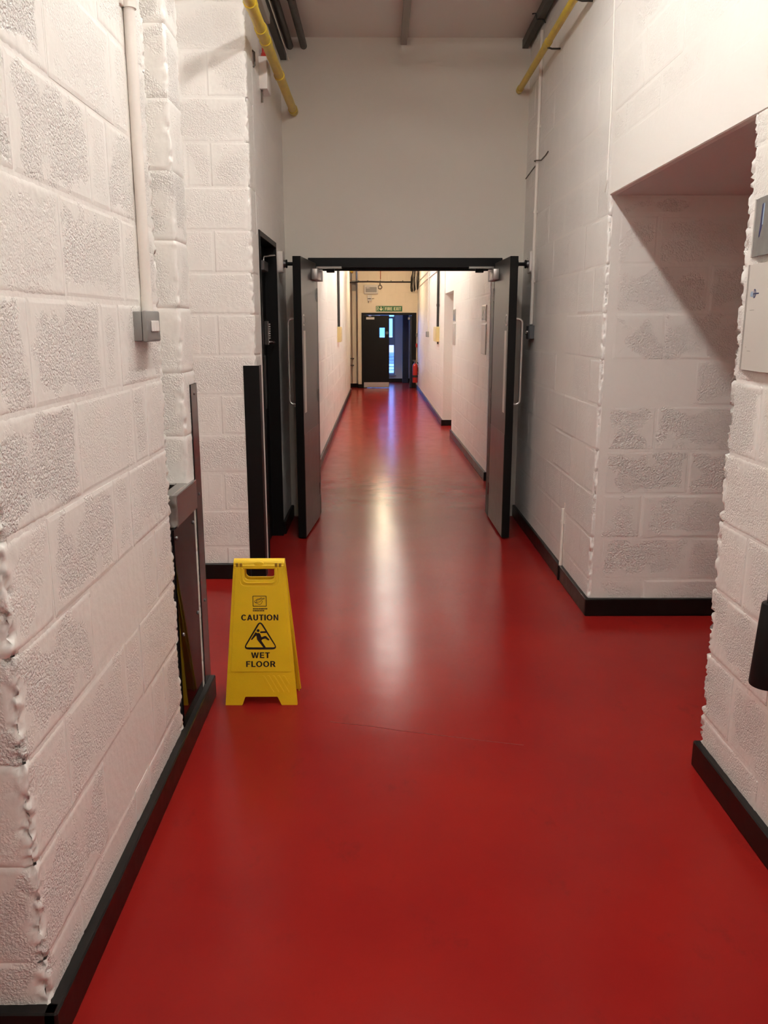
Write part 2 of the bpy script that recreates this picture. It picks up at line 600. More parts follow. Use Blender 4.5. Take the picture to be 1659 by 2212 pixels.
def uv_front(me, w, h, dense=None):
    """uv = distance (m) to the nearest side edge and to the nearest bed edge"""
    uv = me.uv_layers.new(name='UVMap')
    for lp in me.loops:
        c = me.vertices[lp.vertex_index].co
        uv.data[lp.index].uv = (c.x, c.z)


def simple_block(w, h):
    key = ('s', round(w, 3), round(h, 3))
    if key in _cache:
        return _cache[key]
    bm = bmesh.new()
    L = bm.loops.layers.uv.new('UVMap')
    b = 0.011
    ring = lambda i, y: [bm.verts.new(p) for p in ((i, y, i), (w - i, y, i), (w - i, y, h - i), (i, y, h - i))]
    r0, r1, r2 = ring(0, 0.012), ring(0, 0.0002), ring(b, -PROUD)
    # fan of inner quad split so that uv (edge distance) peaks in the middle
    k = min(w, h) * 0.5 - b
    k = min(k, 0.09)
    r3 = ring(b + k, -PROUD)
    dist = {}
    for v in r0 + r1:
        dist[v] = 0.0
    for v in r2:
        dist[v] = b
    for v in r3:
        dist[v] = b + k
    fs = []
    for a, c in ((r0, r1), (r1, r2), (r2, r3)):
        for i in range(4):
            fs.append(bm.faces.new((a[i], a[(i + 1) % 4], c[(i + 1) % 4], c[i])))
    fs.append(bm.faces.new(r3))
    for f in fs:
        for lp in f.loops:
            lp[L].uv = (dist[lp.vert], dist[lp.vert])
    me = bpy.data.meshes.new('block')
    bm.to_mesh(me)
    bm.free()
    _cache[key] = me
    return me


def dense_block(w, h, rl, rr, var, amp=0.009, step=0.0085):
    """block with a worn outer arris: fine mesh of the face and its returns, crumbled at the arris"""
    key = ('d', round(w, 3), round(h, 3), round(rl, 3), round(rr, 3), var, amp)
    if key in _cache:
        return _cache[key]
    path = []                               # (x, y, nx, ny, dist to arris, dist to own edge)

    def seg(p, q, n, da, db):
        k = max(2, int((Vector(q) - Vector(p)).length / step))
        for i in range(k + 1):
            t = i / k
            path.append((p[0] + (q[0] - p[0]) * t, p[1] + (q[1] - p[1]) * t, n[0], n[1], da(t), db(t)))
    P = -PROUD
    big = 9.0
    if rl:
        seg((P, rl), (P, P + 0.004), (-1, 0), lambda t: (1 - t) * rl, lambda t: min(t, 1 - t) * rl)
    else:
        path.append((0, 0.012, -0.7, -0.7, big, 0))
    seg((0.004 if rl else 0.0, P), (w - (0.004 if rr else 0.0), P), (0, -1),
        lambda t: min(t * w if rl else big, (1 - t) * w if rr else big), lambda t: min(t, 1 - t) * w)
    if rr:
        seg((w - P, P + 0.004), (w - P, rr), (1, 0), lambda t: t * rr, lambda t: min(t, 1 - t) * rr)
    else:
        path.append((w, 0.012, 0.7, -0.7, big, 0))
    nz = max(3, int(h / step))
    bm = bmesh.new()
    L = bm.loops.layers.uv.new('UVMap')
    grid = []
    for j in range(nz + 1):
        z = h * j / nz
        dz = min(z, h - z)
        row = []
        for (x, y, nx, ny, da, db) in path:
            p = Vector((x * 1.0 + var * 3.7, y + var * 1.9, z + var * 5.1))
            n1 = noise.noise(p * 30)
            n2 = noise.noise(p * 75 + Vector((5, 3, 1)))
            near = max(0.0, 1 - da / 0.030)
            e = -amp * near * max(-0.1, 0.18 + 1.0 * n1 + 1.2 * n2) + 0.0015 * n2
            if dz < 1e-6:
                e -= 0.0035
            t = max(0.0, 1 - da / 0.022)
            if t > 0:
                q = Vector((nx, ny)) * (1 - 0.5 * t) + Vector((-0.707 if (rl and x < w / 2) else 0.707, -0.707)) * (0.5 * t)
                q.normalize()
                nx_, ny_ = q.x, q.y
            else:
                nx_, ny_ = nx, ny
            v = bm.verts.new((x + nx_ * e, y + ny_ * e, z))
            row.append((v, min(db, 0.09), min(dz, 0.09)))
        grid.append(row)
    for j in range(nz):
        for i in range(len(path) - 1):
            q = (grid[j][i], grid[j][i + 1], grid[j + 1][i + 1], grid[j + 1][i])
            f = bm.faces.new([a[0] for a in q])
            f.smooth = True
            for lp, a in zip(f.loops, q):
                lp[L].uv = (a[1], a[2])
    me = bpy.data.meshes.new('block')
    bm.to_mesh(me)
    bm.free()
    _cache[key] = me
    return me


def put_block(wall, me, m, s, z, dy=0.0):
    if not me.materials:
        me.materials.append(m)
    elif me.materials[0] is not m:
        k = (me.name, m.name)
        if k not in _cache:
            me2 = me.copy()
            me2.materials.clear()
            me2.materials.append(m)
            _cache[k] = me2
        me = _cache[k]
    o = bpy.data.objects.new('block', me)
    COL.objects.link(o)
    o.parent = wall
    o.location = (s, dy, z)
    return o


def lay(wall, m, s0, s1, z_hi, skips=(), left=None, right=None, phase=0, mod=0.466, zlim=None, z_lo=0.0, amp=0.009, jit=0.035):
    """lay courses of blocks on the face of a wall (local x along, -y outward).
    left / right: (even return, odd return, even length, odd length) of worn quoins, or None"""
    k = 0
    while True:
        za = max(z_lo, Z0 + CH * (k - 1))
        zb = min(Z0 + CH * k, z_hi)
        if za >= z_hi - 0.02:
            break
        if zb - za < 0.03:
            k += 1
            continue
        par = (k + phase) % 2
        cuts = [s0]
        if left:
            x = s0 + left[2 + par]
            cuts.append(x)
            x += mod
        else:
            x = s0 + (mod * 0.5 if par else mod) + RND.uniform(-jit, jit)
        stop = s1 - (right[2 + par] if right else 0.0)
        while x < stop - 0.10:
            cuts.append(x)
            x += mod + RND.uniform(-jit, jit) * 0.3
        if right:
            cuts.append(stop)
        cuts.append(s1)
        for i, (a, b) in enumerate(zip(cuts, cuts[1:])):
            if b - a < 0.025:
                continue
            if zlim and za > zlim((a + b) / 2):
                continue
            rects = [(a, b, za, zb)]
            for (q0, q1, w0, w1) in skips:
                nxt = []
                for (ra, rb, rz0, rz1) in rects:
                    if q1 <= ra or q0 >= rb or w1 <= rz0 or w0 >= rz1:
                        nxt.append((ra, rb, rz0, rz1))
                        continue
                    if q0 > ra:
                        nxt.append((ra, q0, rz0, rz1))
                    if q1 < rb:
                        nxt.append((q1, rb, rz0, rz1))
                    m0, m1 = max(ra, q0), min(rb, q1)
                    if w0 - rz0 > 0.03:
                        nxt.append((m0, m1, rz0, w0))
                    if rz1 - w1 > 0.03:
                        nxt.append((m0, m1, w1, rz1))
                rects = nxt
            for (ra, rb, rz0, rz1) in rects:
                w, h = rb - ra - 2 * J, rz1 - rz0 - 2 * J
                if w < 0.02 or h < 0.02:
                    continue
                is_l = left and abs(ra - s0) < 1e-6
                is_r = right and abs(rb - s1) < 1e-6
                if is_l or is_r:
                    w2 = w + (J if is_l else 0) + (J if is_r else 0)
                    me = dense_block(round(w2, 2), rz1 - rz0, left[par] if is_l else 0, right[par] if is_r else 0, RND.randrange(4), amp)
                    put_block(wall, me, m, ra + (0 if is_l else J), rz0)
                else:
                    me = simple_block(round(w, 2), h)
                    put_block(wall, me, m, ra + J, rz0 + J, RND.uniform(-0.0012, 0.0016))
        k += 1


def wall(name, x, y, rz, boxes, m, kind='structure'):
    """boxes in local (s0, s1, depth0, depth1, z0, z1): depth measured inward from the face"""
    b = MB()
    for (a, c, d0, d1, z0, z1) in boxes:
        b.box(a, c, d0, d1, z0, z1)
    o = b.build(name, m)
    o.location = (x, y, 0)
    o.rotation_euler = (0, 0, rz)
    o['kind'] = kind
    return o


def skirting(name, x, y, rz, s0, s1, t=0.024, h=0.098, mitre=(0, 0), z=0.0):
    b = MB()
    b.box(s0 - mitre[0], s1 + mitre[1], -t, 0.004, z, z + h, bev=0.004)
    o = b.build(name, M['bb'])
    o.location = (x, y, 0)
    o.rotation_euler = (0, 0, rz)
    o['kind'] = 'structure'
    return o


RZ_L = PI / 2          # faces +X
RZ_R = -PI / 2         # faces -X
TOP = 3.66
CTOP = 3.12            # corridor ceiling

# ------------------------------------------------------------------ floor, ceiling, outer shell
fl = MB().box(-3.2, 4.2, -3.2, 24.6, -0.15, 0.0).build('floor', M['floor'])
fl['kind'] = 'structure'
MB().tube([(-0.20, 3.095, 0), (-0.155, 3.081, 0), (-0.02, 3.05, 0), (0.077, 3.017, 0), (0.257, 2.971, 0), (0.432, 2.925, 0), (0.553, 2.896, 0)], 0.0012, 6).build('screed_seam', M['red2'], fl)
c = MB().box(-3.2, 4.2, -3.2, 6.95, TOP, TOP + 0.15).build('ceiling', M['ceil'])
c['kind'] = 'structure'
c = MB().box(-3.2, 4.2, 6.95, 21.6, CTOP, CTOP + 0.15).build('ceiling_corridor', M['ceil'])
c['kind'] = 'structure'
c = MB().box(-3.2, 4.2, 21.6, 24.6, 2.7, 2.85).build('ceiling_vestibule', M['ceil'])
c['kind'] = 'structure'
wall('wall_back', 4.2, -3.0, PI, [(0, 7.4, 0, 0.2, 0, TOP)], M['plaster'])
wall('wall_outer_left', -3.0, -3.0, RZ_L, [(0, 27.5, 0, 0.2, 0, TOP)], M['plaster'])
wall('wall_outer_right', 4.0, 24.5, RZ_R, [(0, 27.5, 0, 0.2, 0, TOP)], M['plaster'])

# ------------------------------------------------------------------ left wall with the alcove
XL, YL = -0.735, 1.56
SA0, SA1, SE = 1.297, 1.59, 1.78           # alcove jamb, alcove far face, wall end (along the wall)
wl = wall('wall_left', XL, YL, RZ_L, [(0.03, SA0 - 0.03, 0.0, 0.47, 0, TOP), (0.014, SA0 - 0.014, 0.014, 0.47, 0, TOP), (SA0 - 0.014, SA1 + 0.014, 0.33, 0.47, 0, TOP),
           (SA1 + 0.014, SE - 0.014, 0.014, 0.47, 0, TOP)], M['mortar'])
lay(wl, M['block'], 0.0, SA0, 2.82, left=(0.46, 0.46, 0.225, 0.456), right=(0.10, 0.10, 0.456, 0.225), amp=0.024)
for k in range(12):                        # the narrow wall end beyond the alcove: one block per course, worn on both arrises
    za, zb = max(0, Z0 + CH * (k - 1)), Z0 + CH * k
    me = dense_block(SE - SA1, zb - za, 0.325, 0.12, k % 4, 0.009)
    put_block(wl, me, M['block'], SA1, za)
# blocks of the near end face (behind the quoins)
skirting('baseboard_left', XL, YL, RZ_L, 0.0, SE, t=0.029, mitre=(0.028, 0.0))
skirting('baseboard_left_end', XL - 0.47, YL, 0, 0.0, 0.47, t=0.028, mitre=(0, 0.025))

# ------------------------------------------------------------------ pilaster and left side wall with a doorway
XS, YP, YH = -0.735, 5.06, 6.80
D0, D1, DH = 5.322 - YP, 6.17 - YP, 2.14
wp = wall('wall_pilaster', -3.0, YP, 0, [(0, 2.235, 0.0, 0.22, 0, TOP), (2.235, 2.251, 0.014, 0.22, 0, TOP)], M['mortar'])
# face looking at the camera, quoins on the right arris
lay(wp, M['block_far'], 1.2, 2.265, 3.5, right=(0.20, 0.20, 0.456, 0.225), amp=0.011, phase=1)
ws = wall('wall_side_left', XS, YP, RZ_L, [(0.20, D0, 0.0, 0.25, 0, TOP), (D1, YH - YP, 0, 0.25, 0, TOP), (D0, D1, 0.0, 0.25, DH, TOP)], M['mortar'])
lay(ws, M['block_faint'], 0.205, YH - YP, TOP - 0.01, skips=[(D0, D1, 0, DH)], phase=0)
skirting('baseboard_pilaster', -3.0, YP, 0, 0.0, 2.19, t=0.026)
skirting('baseboard_side_left', XS, YP, RZ_L, D1 + 0.02, YH - YP)

# ------------------------------------------------------------------ header wall above the double doors
DX0, DX1, DT = -0.555, 0.975, 2.085
wh = wall('wall_header', -1.0, YH, 0, [(0, DX0 + 1.0, 0, 0.15, 0, TOP), (DX1 + 1.0, 2.4, 0, 0.15, 0, TOP), (DX0 + 1.0, DX1 + 1.0, 0, 0.15, DT, TOP)], M['plaster'])
fr = empty('trim_1', (0, YH, 0))
fr['kind'] = 'structure'
fb = MB()
fb.box(DX0, DX1, -0.012, 0.16, DT - 0.075, DT, bev=0.003)
fb.box(DX0 + 0.03, DX1 - 0.03, 0.05, 0.075, DT - 0.095, DT - 0.07)
fb.build('head', M['black'], fr)
MB().box(DX0, DX0 + 0.06, -0.012, 0.16, 0, DT - 0.0755, bev=0.003).build('jamb', M['black'], fr)
MB().box(DX1 - 0.06, DX1, -0.012, 0.16, 0, DT - 0.0755, bev=0.003).build('jamb', M['black'], fr)

# ------------------------------------------------------------------ right wall with the side opening
TH = math.atan(0.006)
XR0, YR0 = 1.165, 2.75                    # reference point of the right wall's face


def xr(y):
    return XR0 - 0.006 * (y - YR0)


RZR = RZ_R + TH                           # frame origin at the far end (header), s runs toward the camera
OX, OY = xr(YH), YH
SJ, SN = YH - 4.36, YH - 2.75             # far jamb, near jamb
LT = 2.20                                 # lintel soffit
wr = wall('wall_right', OX, OY, RZR,
          [(0, SJ - 0.03, 0, 0.25, 0, TOP), (SJ - 0.03, SJ - 0.014, 0.014, 0.25, 0, LT), (SN + 0.014, SN + 0.03, 0.014, 0.25, 0, LT), (SN + 0.03, 7.6, 0, 0.25, 0, TOP),
           (SJ - 0.03, SN + 0.03, 0, 0.25, LT + 0.002, TOP)], M['mortar'])
lint = [(SJ, SN + 0.55, LT, Z0 + CH * 9 + 0.07)]
lay(wr, M['block_faint'], 0.0, SJ, LT + 0.15, right=(0.05, 0.05, 0.225, 0.456), amp=0.014, phase=1)
lay(wr, M['block_faint'], 0.0, SJ, TOP - 0.01, z_lo=Z0 + CH * 9)
lay(wr, M['block'], SN, 5.6, LT + 0.01, left=(0.10, 0.10, 0.456, 0.225), amp=0.026)
lay(wr, M['block_far'], SJ, 5.6, TOP - 0.01, z_lo=Z0 + CH * 9, phase=1, skips=[(SJ, SN + 0.55, 0, Z0 + CH * 9 + 0.10)])
lb = MB().box(SJ - 0.01, SN + 0.55, -0.004, 0.03, LT + 0.001, Z0 + CH * 9 + 0.095, bev=0.004)
lb.build('lintel', M['mortar'], wr)
skirting('baseboard_right', OX, OY, RZR, 0.0, SJ, t=0.02, mitre=(0, 0.02))
skirting('baseboard_right_near', OX, OY, RZR, SN, 7.6, t=0.024, mitre=(0.0, 0))
# the far jamb and passage beyond
XJ = xr(4.36)
wj = wall('wall_jamb', XJ, 4.36, 0, [(0.016, 2.85, 0.0, 0.25, 0, LT)], M['mortar'])
lay(wj, M['block_jamb'], 0.052, 1.9, LT, phase=1)
skirting('baseboard_jamb', XJ, 4.36, 0, 0.0, 2.85, t=0.026, mitre=(0.018, 0))
so = MB().box(0.03, 2.9, -1.61, 0.24, LT, LT + 0.2).build('ceiling_passage', M['soffit'])
so.location = (XJ, 4.36, 0)
so['kind'] = 'structure'
wall('wall_passage_near', 4.0, 2.72, PI, [(0, 2.60, 0, 0.2, 0, LT)], M['plaster'])

# ------------------------------------------------------------------ corridor beyond the double doors
YC, YE = 6.95, 21.35
wcl = wall('wall_corridor_left', -0.678, YC, RZ_L, [(0, 20.1 - YC, 0, 0.2, 0, CTOP)], M['mortar'])
lay(wcl, M['block_faint'], 0.0, 20.1 - YC, 2.85, mod=0.49, zlim=lambda s: 1.58 + 0.064 * (s + YC))
skirting('baseboard_corridor_left', -0.678, YC, RZ_L, 0, 20.1 - YC, t=0.024, h=0.09)
THC = math.atan(0.0141)


def xc(y):
    return 1.103 - 0.0141 * (y - 8.43)


wcr = wall('wall_corridor_right', xc(12.0), 12.0, RZ_R + THC, [(0, 3.57, 0, 0.25, 0, CTOP), (-1.25, 0, 0, 0.25, 2.045, CTOP)], M['mortar'])
lay(wcr, M['block_faint'], 0.0, 3.57, 2.75, zlim=lambda s: 1.64 + 0.064 * (12 - s), right=(0.2, 0.2, 0.456, 0.225), amp=0.007)
skirting('baseboard_corridor_right', xc(12.0), 12.0, RZ_R + THC, 0, 3.57, t=0.024, h=0.09, mitre=(0, 0.022))
skirting('baseboard_corridor_right_end', xc(8.43), 8.43, 0, 0.0, 0.25, t=0.024, h=0.09)
THF = math.atan(0.0056)


def xf(y):
    return 1.02 - 0.0056 * (y - 13.25)


wcf = wall('wall_corridor_far_right', xf(YE), YE, RZ_R + THF, [(0, YE - 13.25, 0, 0.25, 0, CTOP)], M['mortar'])
lay(wcf, M['block_faint'], 0.0, YE - 13.25, 2.9, zlim=lambda s: 1.62 + 0.064 * (YE - s))
skirting('baseboard_corridor_far_right', xf(YE), YE, RZ_R + THF, 0, YE - 13.25, t=0.024, h=0.09, mitre=(0, 0.022))
skirting('baseboard_corridor_recess', xf(13.25), 13.25, 0, 0.0, 0.25, t=0.024, h=0.09)
wall('wall_recess', 1.42, 14.0, RZ_R, [(0, 5.6, 0, 0.15, 0, CTOP)], M['mortar'])
# end wall around the exit doors
EX0, EX1, EH = -0.43, 0.945, 1.87
we = wall('wall_end', -0.523, YE, 0, [(0, EX0 + 0.523, 0, 0.2, 0, CTOP), (EX1 + 0.523, 1.75, 0, 0.2, 0, CTOP), (EX0 + 0.523, EX1 + 0.523, 0, 0.2, EH, CTOP)], M['warm_tint_m'])
lay(we, M['cream'], 0.0, 1.6, 2.95, skips=[(EX0 + 0.523, EX1 + 0.523, 0, EH)])
we2 = wall('wall_end_left', -3.0, 21.62, 0, [(0, 2.7, 0, 0.2, 0, CTOP)], M['warm_tint_m'])
skirting('baseboard_end', -0.523, YE, 0, 0, EX0 + 0.523, t=0.03)
skirting('baseboard_end_left', -3.0, 21.62, 0, 0, 2.477, t=0.03)
# vestibule
YV = 23.62
wv = wall('wall_vestibule', -1.6, YV, 0, [(0, 0.24, 0, 0.2, 0, 2.7), (2.06, 3.6, 0, 0.2, 0, 2.7), (0.24, 2.06, 0, 0.2, 0, 0.20), (0.24, 2.06, 0, 0.2, 2.25, 2.7)], M['vwall'])
skirting('baseboard_vestibule', -1.6, YV, 0, 0, 3.6, t=0.03, h=0.10)
wall('wall_vestibule_right', 1.7, YV, RZ_R, [(0, 2.2, 0, 0.2, 0, 2.7)], M['vwall'])
wall('wall_vestibule_left', -1.5, 21.6, RZ_L, [(0, 2.2, 0, 0.2, 0, 2.7)], M['vwall'])

# window of the vestibule: three lights side by side, the right-hand one seen past the open leaf
wn = empty('window_1', (-1.36, YV, 0))
wn['kind'] = 'structure'
for k_ in range(3):
    X = 0.6067 * k_
    f = MB()
    f.box(X, X + 0.035, 0.03, 0.09, 0.20, 2.25, bev=0.004)
    f.box(X + 0.571, X + 0.606, 0.03, 0.09, 0.20, 2.25, bev=0.004)
    for z0, z1 in ((0.20, 0.245), (1.02, 1.19), (2.20, 2.25)):
        f.box(X + 0.03, X + 0.575, 0.032, 0.088, z0, z1, bev=0.004)
    f.build('window_frame', M['upvc'], wn)
    f = MB()
    for (x0, x1, z0, z1) in ((0.035, 0.075, 1.19, 1.80), (0.531, 0.571, 1.19, 1.80), (0.07, 0.535, 1.19, 1.235), (0.07, 0.535, 1.745, 1.80)):
        f.box(X + x0, X + x1, 0.02, 0.075, z0, z1, bev=0.004)
    f.build('opening_sash', M['upvc'], wn)
    MB().box(X + 0.035, X + 0.571, 0.058, 0.062, 1.80, 2.20).build('pane', M['glass'], wn)
    MB().box(X + 0.075, X + 0.531, 0.048, 0.052, 1.235, 1.745).build('pane', M['glass'], wn)
    MB().box(X + 0.035, X + 0.571, 0.058, 0.062, 0.245, 1.02).build('pane', M['glass'], wn)
MB().box(-0.03, 1.85, -0.05, 0.05, 0.175, 0.20, bev=0.004).build('window_sill', M['upvc'], wn)

# ------------------------------------------------------------------ outdoors seen through that window
g = MB().box(-14, 14, 24.6, 45, -0.4, -0.2).build('ground', M['clad'])
tag(g, kind='structure')
ob = thing('building', 'pale neighbouring building with slatted louvres seen through the far window', 'building', (0, 29, -0.2))
MB().box(-6, 6, 0.08, 3, 0, 1.40).build('facade', M['clad'], ob)
MB().box(-6, 6, 0.12, 3, 1.402, 2.6).build('sky_cover_facade', M['sky_facade'], ob)  # added height that covers the bright sky behind the upper panes
MB().box(-6, 6, 0.0, 0.08, 0.85, 1.12).build('brick_band', M['brick'], ob)
for i in range(7):
    l_ = MB().box(-6, 6, 0.0, 0.06, 0.06 + 0.11 * i, 0.06 + 0.11 * i + 0.07).build('louvre_slat', M['louvre2'] if i < 4 else M['louvre'], ob)
for zz in (1.20, 1.33):
    MB().box(-6, 6, 0.05, 0.08, zz, zz + 0.03).build('cladding_joint', M['louvre2'], ob)

# ------------------------------------------------------------------ lamps
def strip_light(x, y0, y1, z, m, label, diffuser=True):
    t = thing('strip_light', label, 'lamp', (x, (y0 + y1) / 2, z), 0, 'fluorescent strip lights along the ceiling')
    h = (y1 - y0) / 2
    MB().box(-0.058 if diffuser else -0.035, 0.058 if diffuser else 0.035, -h, h, 0.035, 0.085, bev=0.004).build('housing', M['white'], t)
    if diffuser:
        MB().box(-0.055, 0.055, -h + 0.02, h - 0.02, 0.004, 0.0345, bev=0.006).build('diffuser', m, t)
        return t
    MB().cyl((0, -h + 0.03, 0), (0, h - 0.03, 0), 0.016, seg=10).build('tube', m, t, smooth=50)
    for s in (-1, 1):
        MB().box(-0.018, 0.018, s * (h - 0.03) - 0.012, s * (h - 0.03) + 0.012, -0.02, 0.036).build('tube_holder', M['white'], t)
    return t


strip_light(0.19, 1.55, 2.95, 3.50, M['tube'], 'fluorescent strip light under the grey ceiling trunking, between the alcove and the right wall signs')
strip_light(0.19, 3.15, 4.55, 3.50, M['tube_mid'], 'fluorescent strip light under the grey ceiling trunking, nearest the double doors')
strip_light(0.19, -0.85, 0.55, 3.50, M['tube_fill'], 'added fill strip light under the grey ceiling trunking, above the camera')  # added out of view as fill, evens out left wall and foreground
t = strip_light(-1.75, 3.45, 4.95, 3.50, M['tube3'], 'fluorescent strip light across the left side passage ceiling', False)
t.rotation_euler = (0, 0, PI / 2)
t.location = (-1.85, 3.62, 3.54)
for (a, b_, w_) in ((10.2, 11.7, 'first'), (12.5, 14.0, 'added second'), (15.0, 16.5, 'third')):  # the middle pair is added to lift the corridor walls
    for x_, side in ((0.06, 'left'), (0.26, 'right')):
        t = strip_light(x_, a, b_, 3.02, M['tube2'], '%s strip light of the %s pair in the far corridor beyond the doors' % (side, w_), False)
t = thing('bulkhead_lamp', 'warm bulkhead lamp on the corridor ceiling near the fire exit', 'lamp', (0.1, 19.3, CTOP))
MB().cyl((0, 0, -0.03), (0, 0, 0), 0.12).build('base', M['white'], t, smooth=40)
MB().ball((0, 0, -0.035), 0.10, (1, 1, 0.6)).build('lamp_glass', M['warm'], t, smooth='all')
# the window guides the daylight of the sky into the vestibule
ld = bpy.data.lights.new('window_portal', 'AREA')
ld.shape = 'RECTANGLE'
ld.size, ld.size_y = 1.82, 2.05
lo = bpy.data.objects.new('window_portal', ld)
ld.cycles.is_portal = True
lo.location = (-0.45, YV + 0.25, 1.22)
lo.rotation_euler = (PI / 2, 0, PI)
COL.objects.link(lo)

# ------------------------------------------------------------------ wet floor sign
def wet_floor_sign():
    t = thing('wet_floor_sign', 'yellow folding wet floor sign standing open on the red floor by the left wall', 'sign', (-0.498, 3.33, 0), 0)
    HH = 0.610

    def outline(hole):
        o = [(-0.151, 0), (-0.151, 0.006), (-0.1045, HH), (0.1045, HH), (0.151, 0.006), (0.151, 0), (0.086, 0), (0.069, 0.037), (-0.069, 0.037), (-0.082, 0)]
        rr = [0.002, 0.002, 0.004, 0.004, 0.002, 0.002, 0.006, 0.008, 0.008, 0.006]
        ps = [round_poly(o, rr, 4)]
        if hole:
            ps.append(round_poly([(-0.062, 0.590), (0.064, 0.590), (0.064, 0.537), (-0.062, 0.537)], [0.004, 0.004, 0.022, 0.022], 6))
        return ps

    def panel(name, tilt, y0, front):
        me = flat_shape(outline(True), 0.009, 0.0045, 0.0012)
        p = link(name, me, M['yplas'], t, 30)
        p.location = (0, y0, 0)
        p.rotation_euler = (tilt, 0, 0)
        b = MB()
        # side flanges behind the sheet give the panel depth
        for sx in (-1, 1):
            d = -1 if not front else 1
            bm_ = MB()
            q = [(sx * 0.148, 0.003), (sx * 0.1025, 0.60), (sx * 0.0985, 0.60), (sx * 0.144, 0.003)]
            me2 = flat_shape([q], 0.012, 0.012 * d + 0.004 * d + 0.002)
            link('flange', me2, M['yplas'], p)
        return p
    fp = panel('front_panel', -math.atan(0.066 / 0.61), -0.080, True)
    bp = panel('rear_panel', math.atan(0.066 / 0.61), 0.080, False)
    # raised label plate with the notch around the hand hole
    pl = [(-0.126, 0.146), (0.126, 0.146), (0.096, 0.590), (0.080, 0.590), (0.080, 0.512), (-0.080, 0.512), (-0.080, 0.590), (-0.096, 0.590)]
    me = flat_shape([round_poly(pl, [0.008, 0.008, 0.003, 0.003, 0.026, 0.026, 0.003, 0.003], 6)], 0.003, -0.0044, 0.0012)
    link('label_plate', me, M['yplas'], fp, 30)
    for (w, zt, zb, th) in ((0.072, 0.588, 0.524, 0.0035),):
        o = round_poly([(-w, zt), (-w, zb), (w, zb), (w, zt)], [0, 0.026, 0.026, 0], 6)
        i = round_poly([(-w + th, zt), (-w + th, zb + th), (w - th, zb + th), (w - th, zt)], [0, 0.024, 0.024, 0], 6)
        me = flat_shape([o + i[::-1]], 0.0045, -0.0044, 0.0008)
        link('hand_hole_rim', me, M['yplas'], fp, 30)
    # moulded grip ribs
    for k in range(5):
        x = 0.004 + 0.0215 * k
        q = [(x, 0.128), (x + 0.009, 0.128), (x + 0.050, 0.056), (x + 0.041, 0.056)]
        if k == 4:
            q = [(x, 0.128), (x + 0.009, 0.128), (x + 0.030, 0.091), (x + 0.021, 0.091)]
        me = flat_shape([round_poly(q, 0.003, 3)], 0.0024, -0.0044, 0.0009)
        link('rib', me, M['yplas'], fp, 30)
    Y = -0.0075

    def ink(name, polys):
        return link(name, flat_shape(polys, 0.0006, Y), M['ink'], fp)
    for (txt, w, h, z) in (('CAUTION', 0.158, 0.0245, 0.3795), ('WET', 0.079, 0.0245, 0.2175), ('FLOOR', 0.126, 0.0250, 0.1795)):
        me = text_mesh(txt, w, h, 0.0006, Y, 0.0, z)
        link('lettering', me, M['ink'], fp)
    # warning triangle with the slipping figure (outline in the photograph's own proportions)
    k = 0.000168

    def P(pts):
        return [((x - 718) * k, 0.242 + (690 - y) * k) for x, y in pts]
    tri_o = round_poly(P([(722, -75), (1165, 688), (272, 688)]), 0.0165, 6)
    tri_i = round_poly(P([(722, 8), (1102, 634), (340, 634)]), 0.0062, 6)
    ink('warning_triangle', [tri_o, tri_i])
    head = [(668 + 36 * math.cos(a * PI / 8), 205 + 36 * math.sin(a * PI / 8)) for a in range(16)]
    body = [(605, 243), (640, 270), (700, 268), (722, 300), (748, 375), (840, 340), (872, 352), (946, 432), (936, 454), (912, 455), (842, 405), (765, 432), (745, 462),
            (850, 628), (836, 642), (812, 645), (790, 633), (640, 435), (622, 325), (515, 440), (490, 440), (489, 424)]
    arm = [(712, 240), (735, 226), (868, 218), (884, 226), (884, 256), (868, 264), (728, 270)]
    ink('slipping_figure', [P(head)])
    ink('slipping_figure', [round_poly(P(body), 0.0012, 3)])
    ink('slipping_figure', [round_poly(P(arm), 0.0008, 3)])
    # small framed emblem and two lines of fine print above the word
    cz = 0.449
    ink('emblem_frame', [round_poly([(-0.029, cz - 0.0225), (0.029, cz - 0.0225), (0.029, cz + 0.0225), (-0.029, cz + 0.0225)], 0.002, 3),
                         round_poly([(-0.0265, cz - 0.020), (0.0265, cz - 0.020), (0.0265, cz + 0.020), (-0.0265, cz + 0.020)], 0.001, 3)])
    s_ = 0.058 / 520

    def Q(pts):
        return [((x - 797) * s_, -0.0079, cz + (435 - y) * s_) for x, y in pts]
    e = MB()
    for pts in ([(600, 445), (660, 395), (730, 350), (800, 345), (860, 305), (880, 300)], [(680, 400), (780, 372), (860, 345), (930, 330), (975, 318), (985, 345), (940, 355), (890, 375), (860, 410), (820, 455), (740, 478), (620, 480), (600, 445)],
                [(690, 390), (678, 440), (695, 485)], [(620, 480), (720, 535), (800, 570), (850, 545), (890, 480), (905, 420)]):
        e.tube(Q(pts), 0.0009, 6)
    e.build('emblem', M['ink'], fp)
    fpz = MB()
    rr = random.Random(3)
    for zz, x0, x1 in ((0.4165, -0.028, 0.028), (0.4085, -0.029, 0.016)):
        x = x0
        while x < x1:
            w = rr.uniform(0.0018, 0.0036)
            fpz.box(x, x + w, Y - 0.0006, Y, zz - 0.0026, zz + 0.0026)
            if rr.random() < 0.6:
                fpz.box(x, x + w + 0.001, Y - 0.0006, Y, zz + rr.uniform(-0.002, 0.002) - 0.0005, zz + 0.0012)
            x += w + 0.0012
    o = fpz.build('fine_print', M['ink'], fp)
    # hinge barrel along the top
    h = MB()
    h.cyl((-0.1055, 0, 0.600), (0.1055, 0, 0.600), 0.021, seg=28)
    h.box(-0.1045, 0.1045, -0.0235, 0.0235, 0.581, 0.600, bev=0.003)
    h.build('hinge_barrel', M['yplas'], t, 35)
    d = MB()
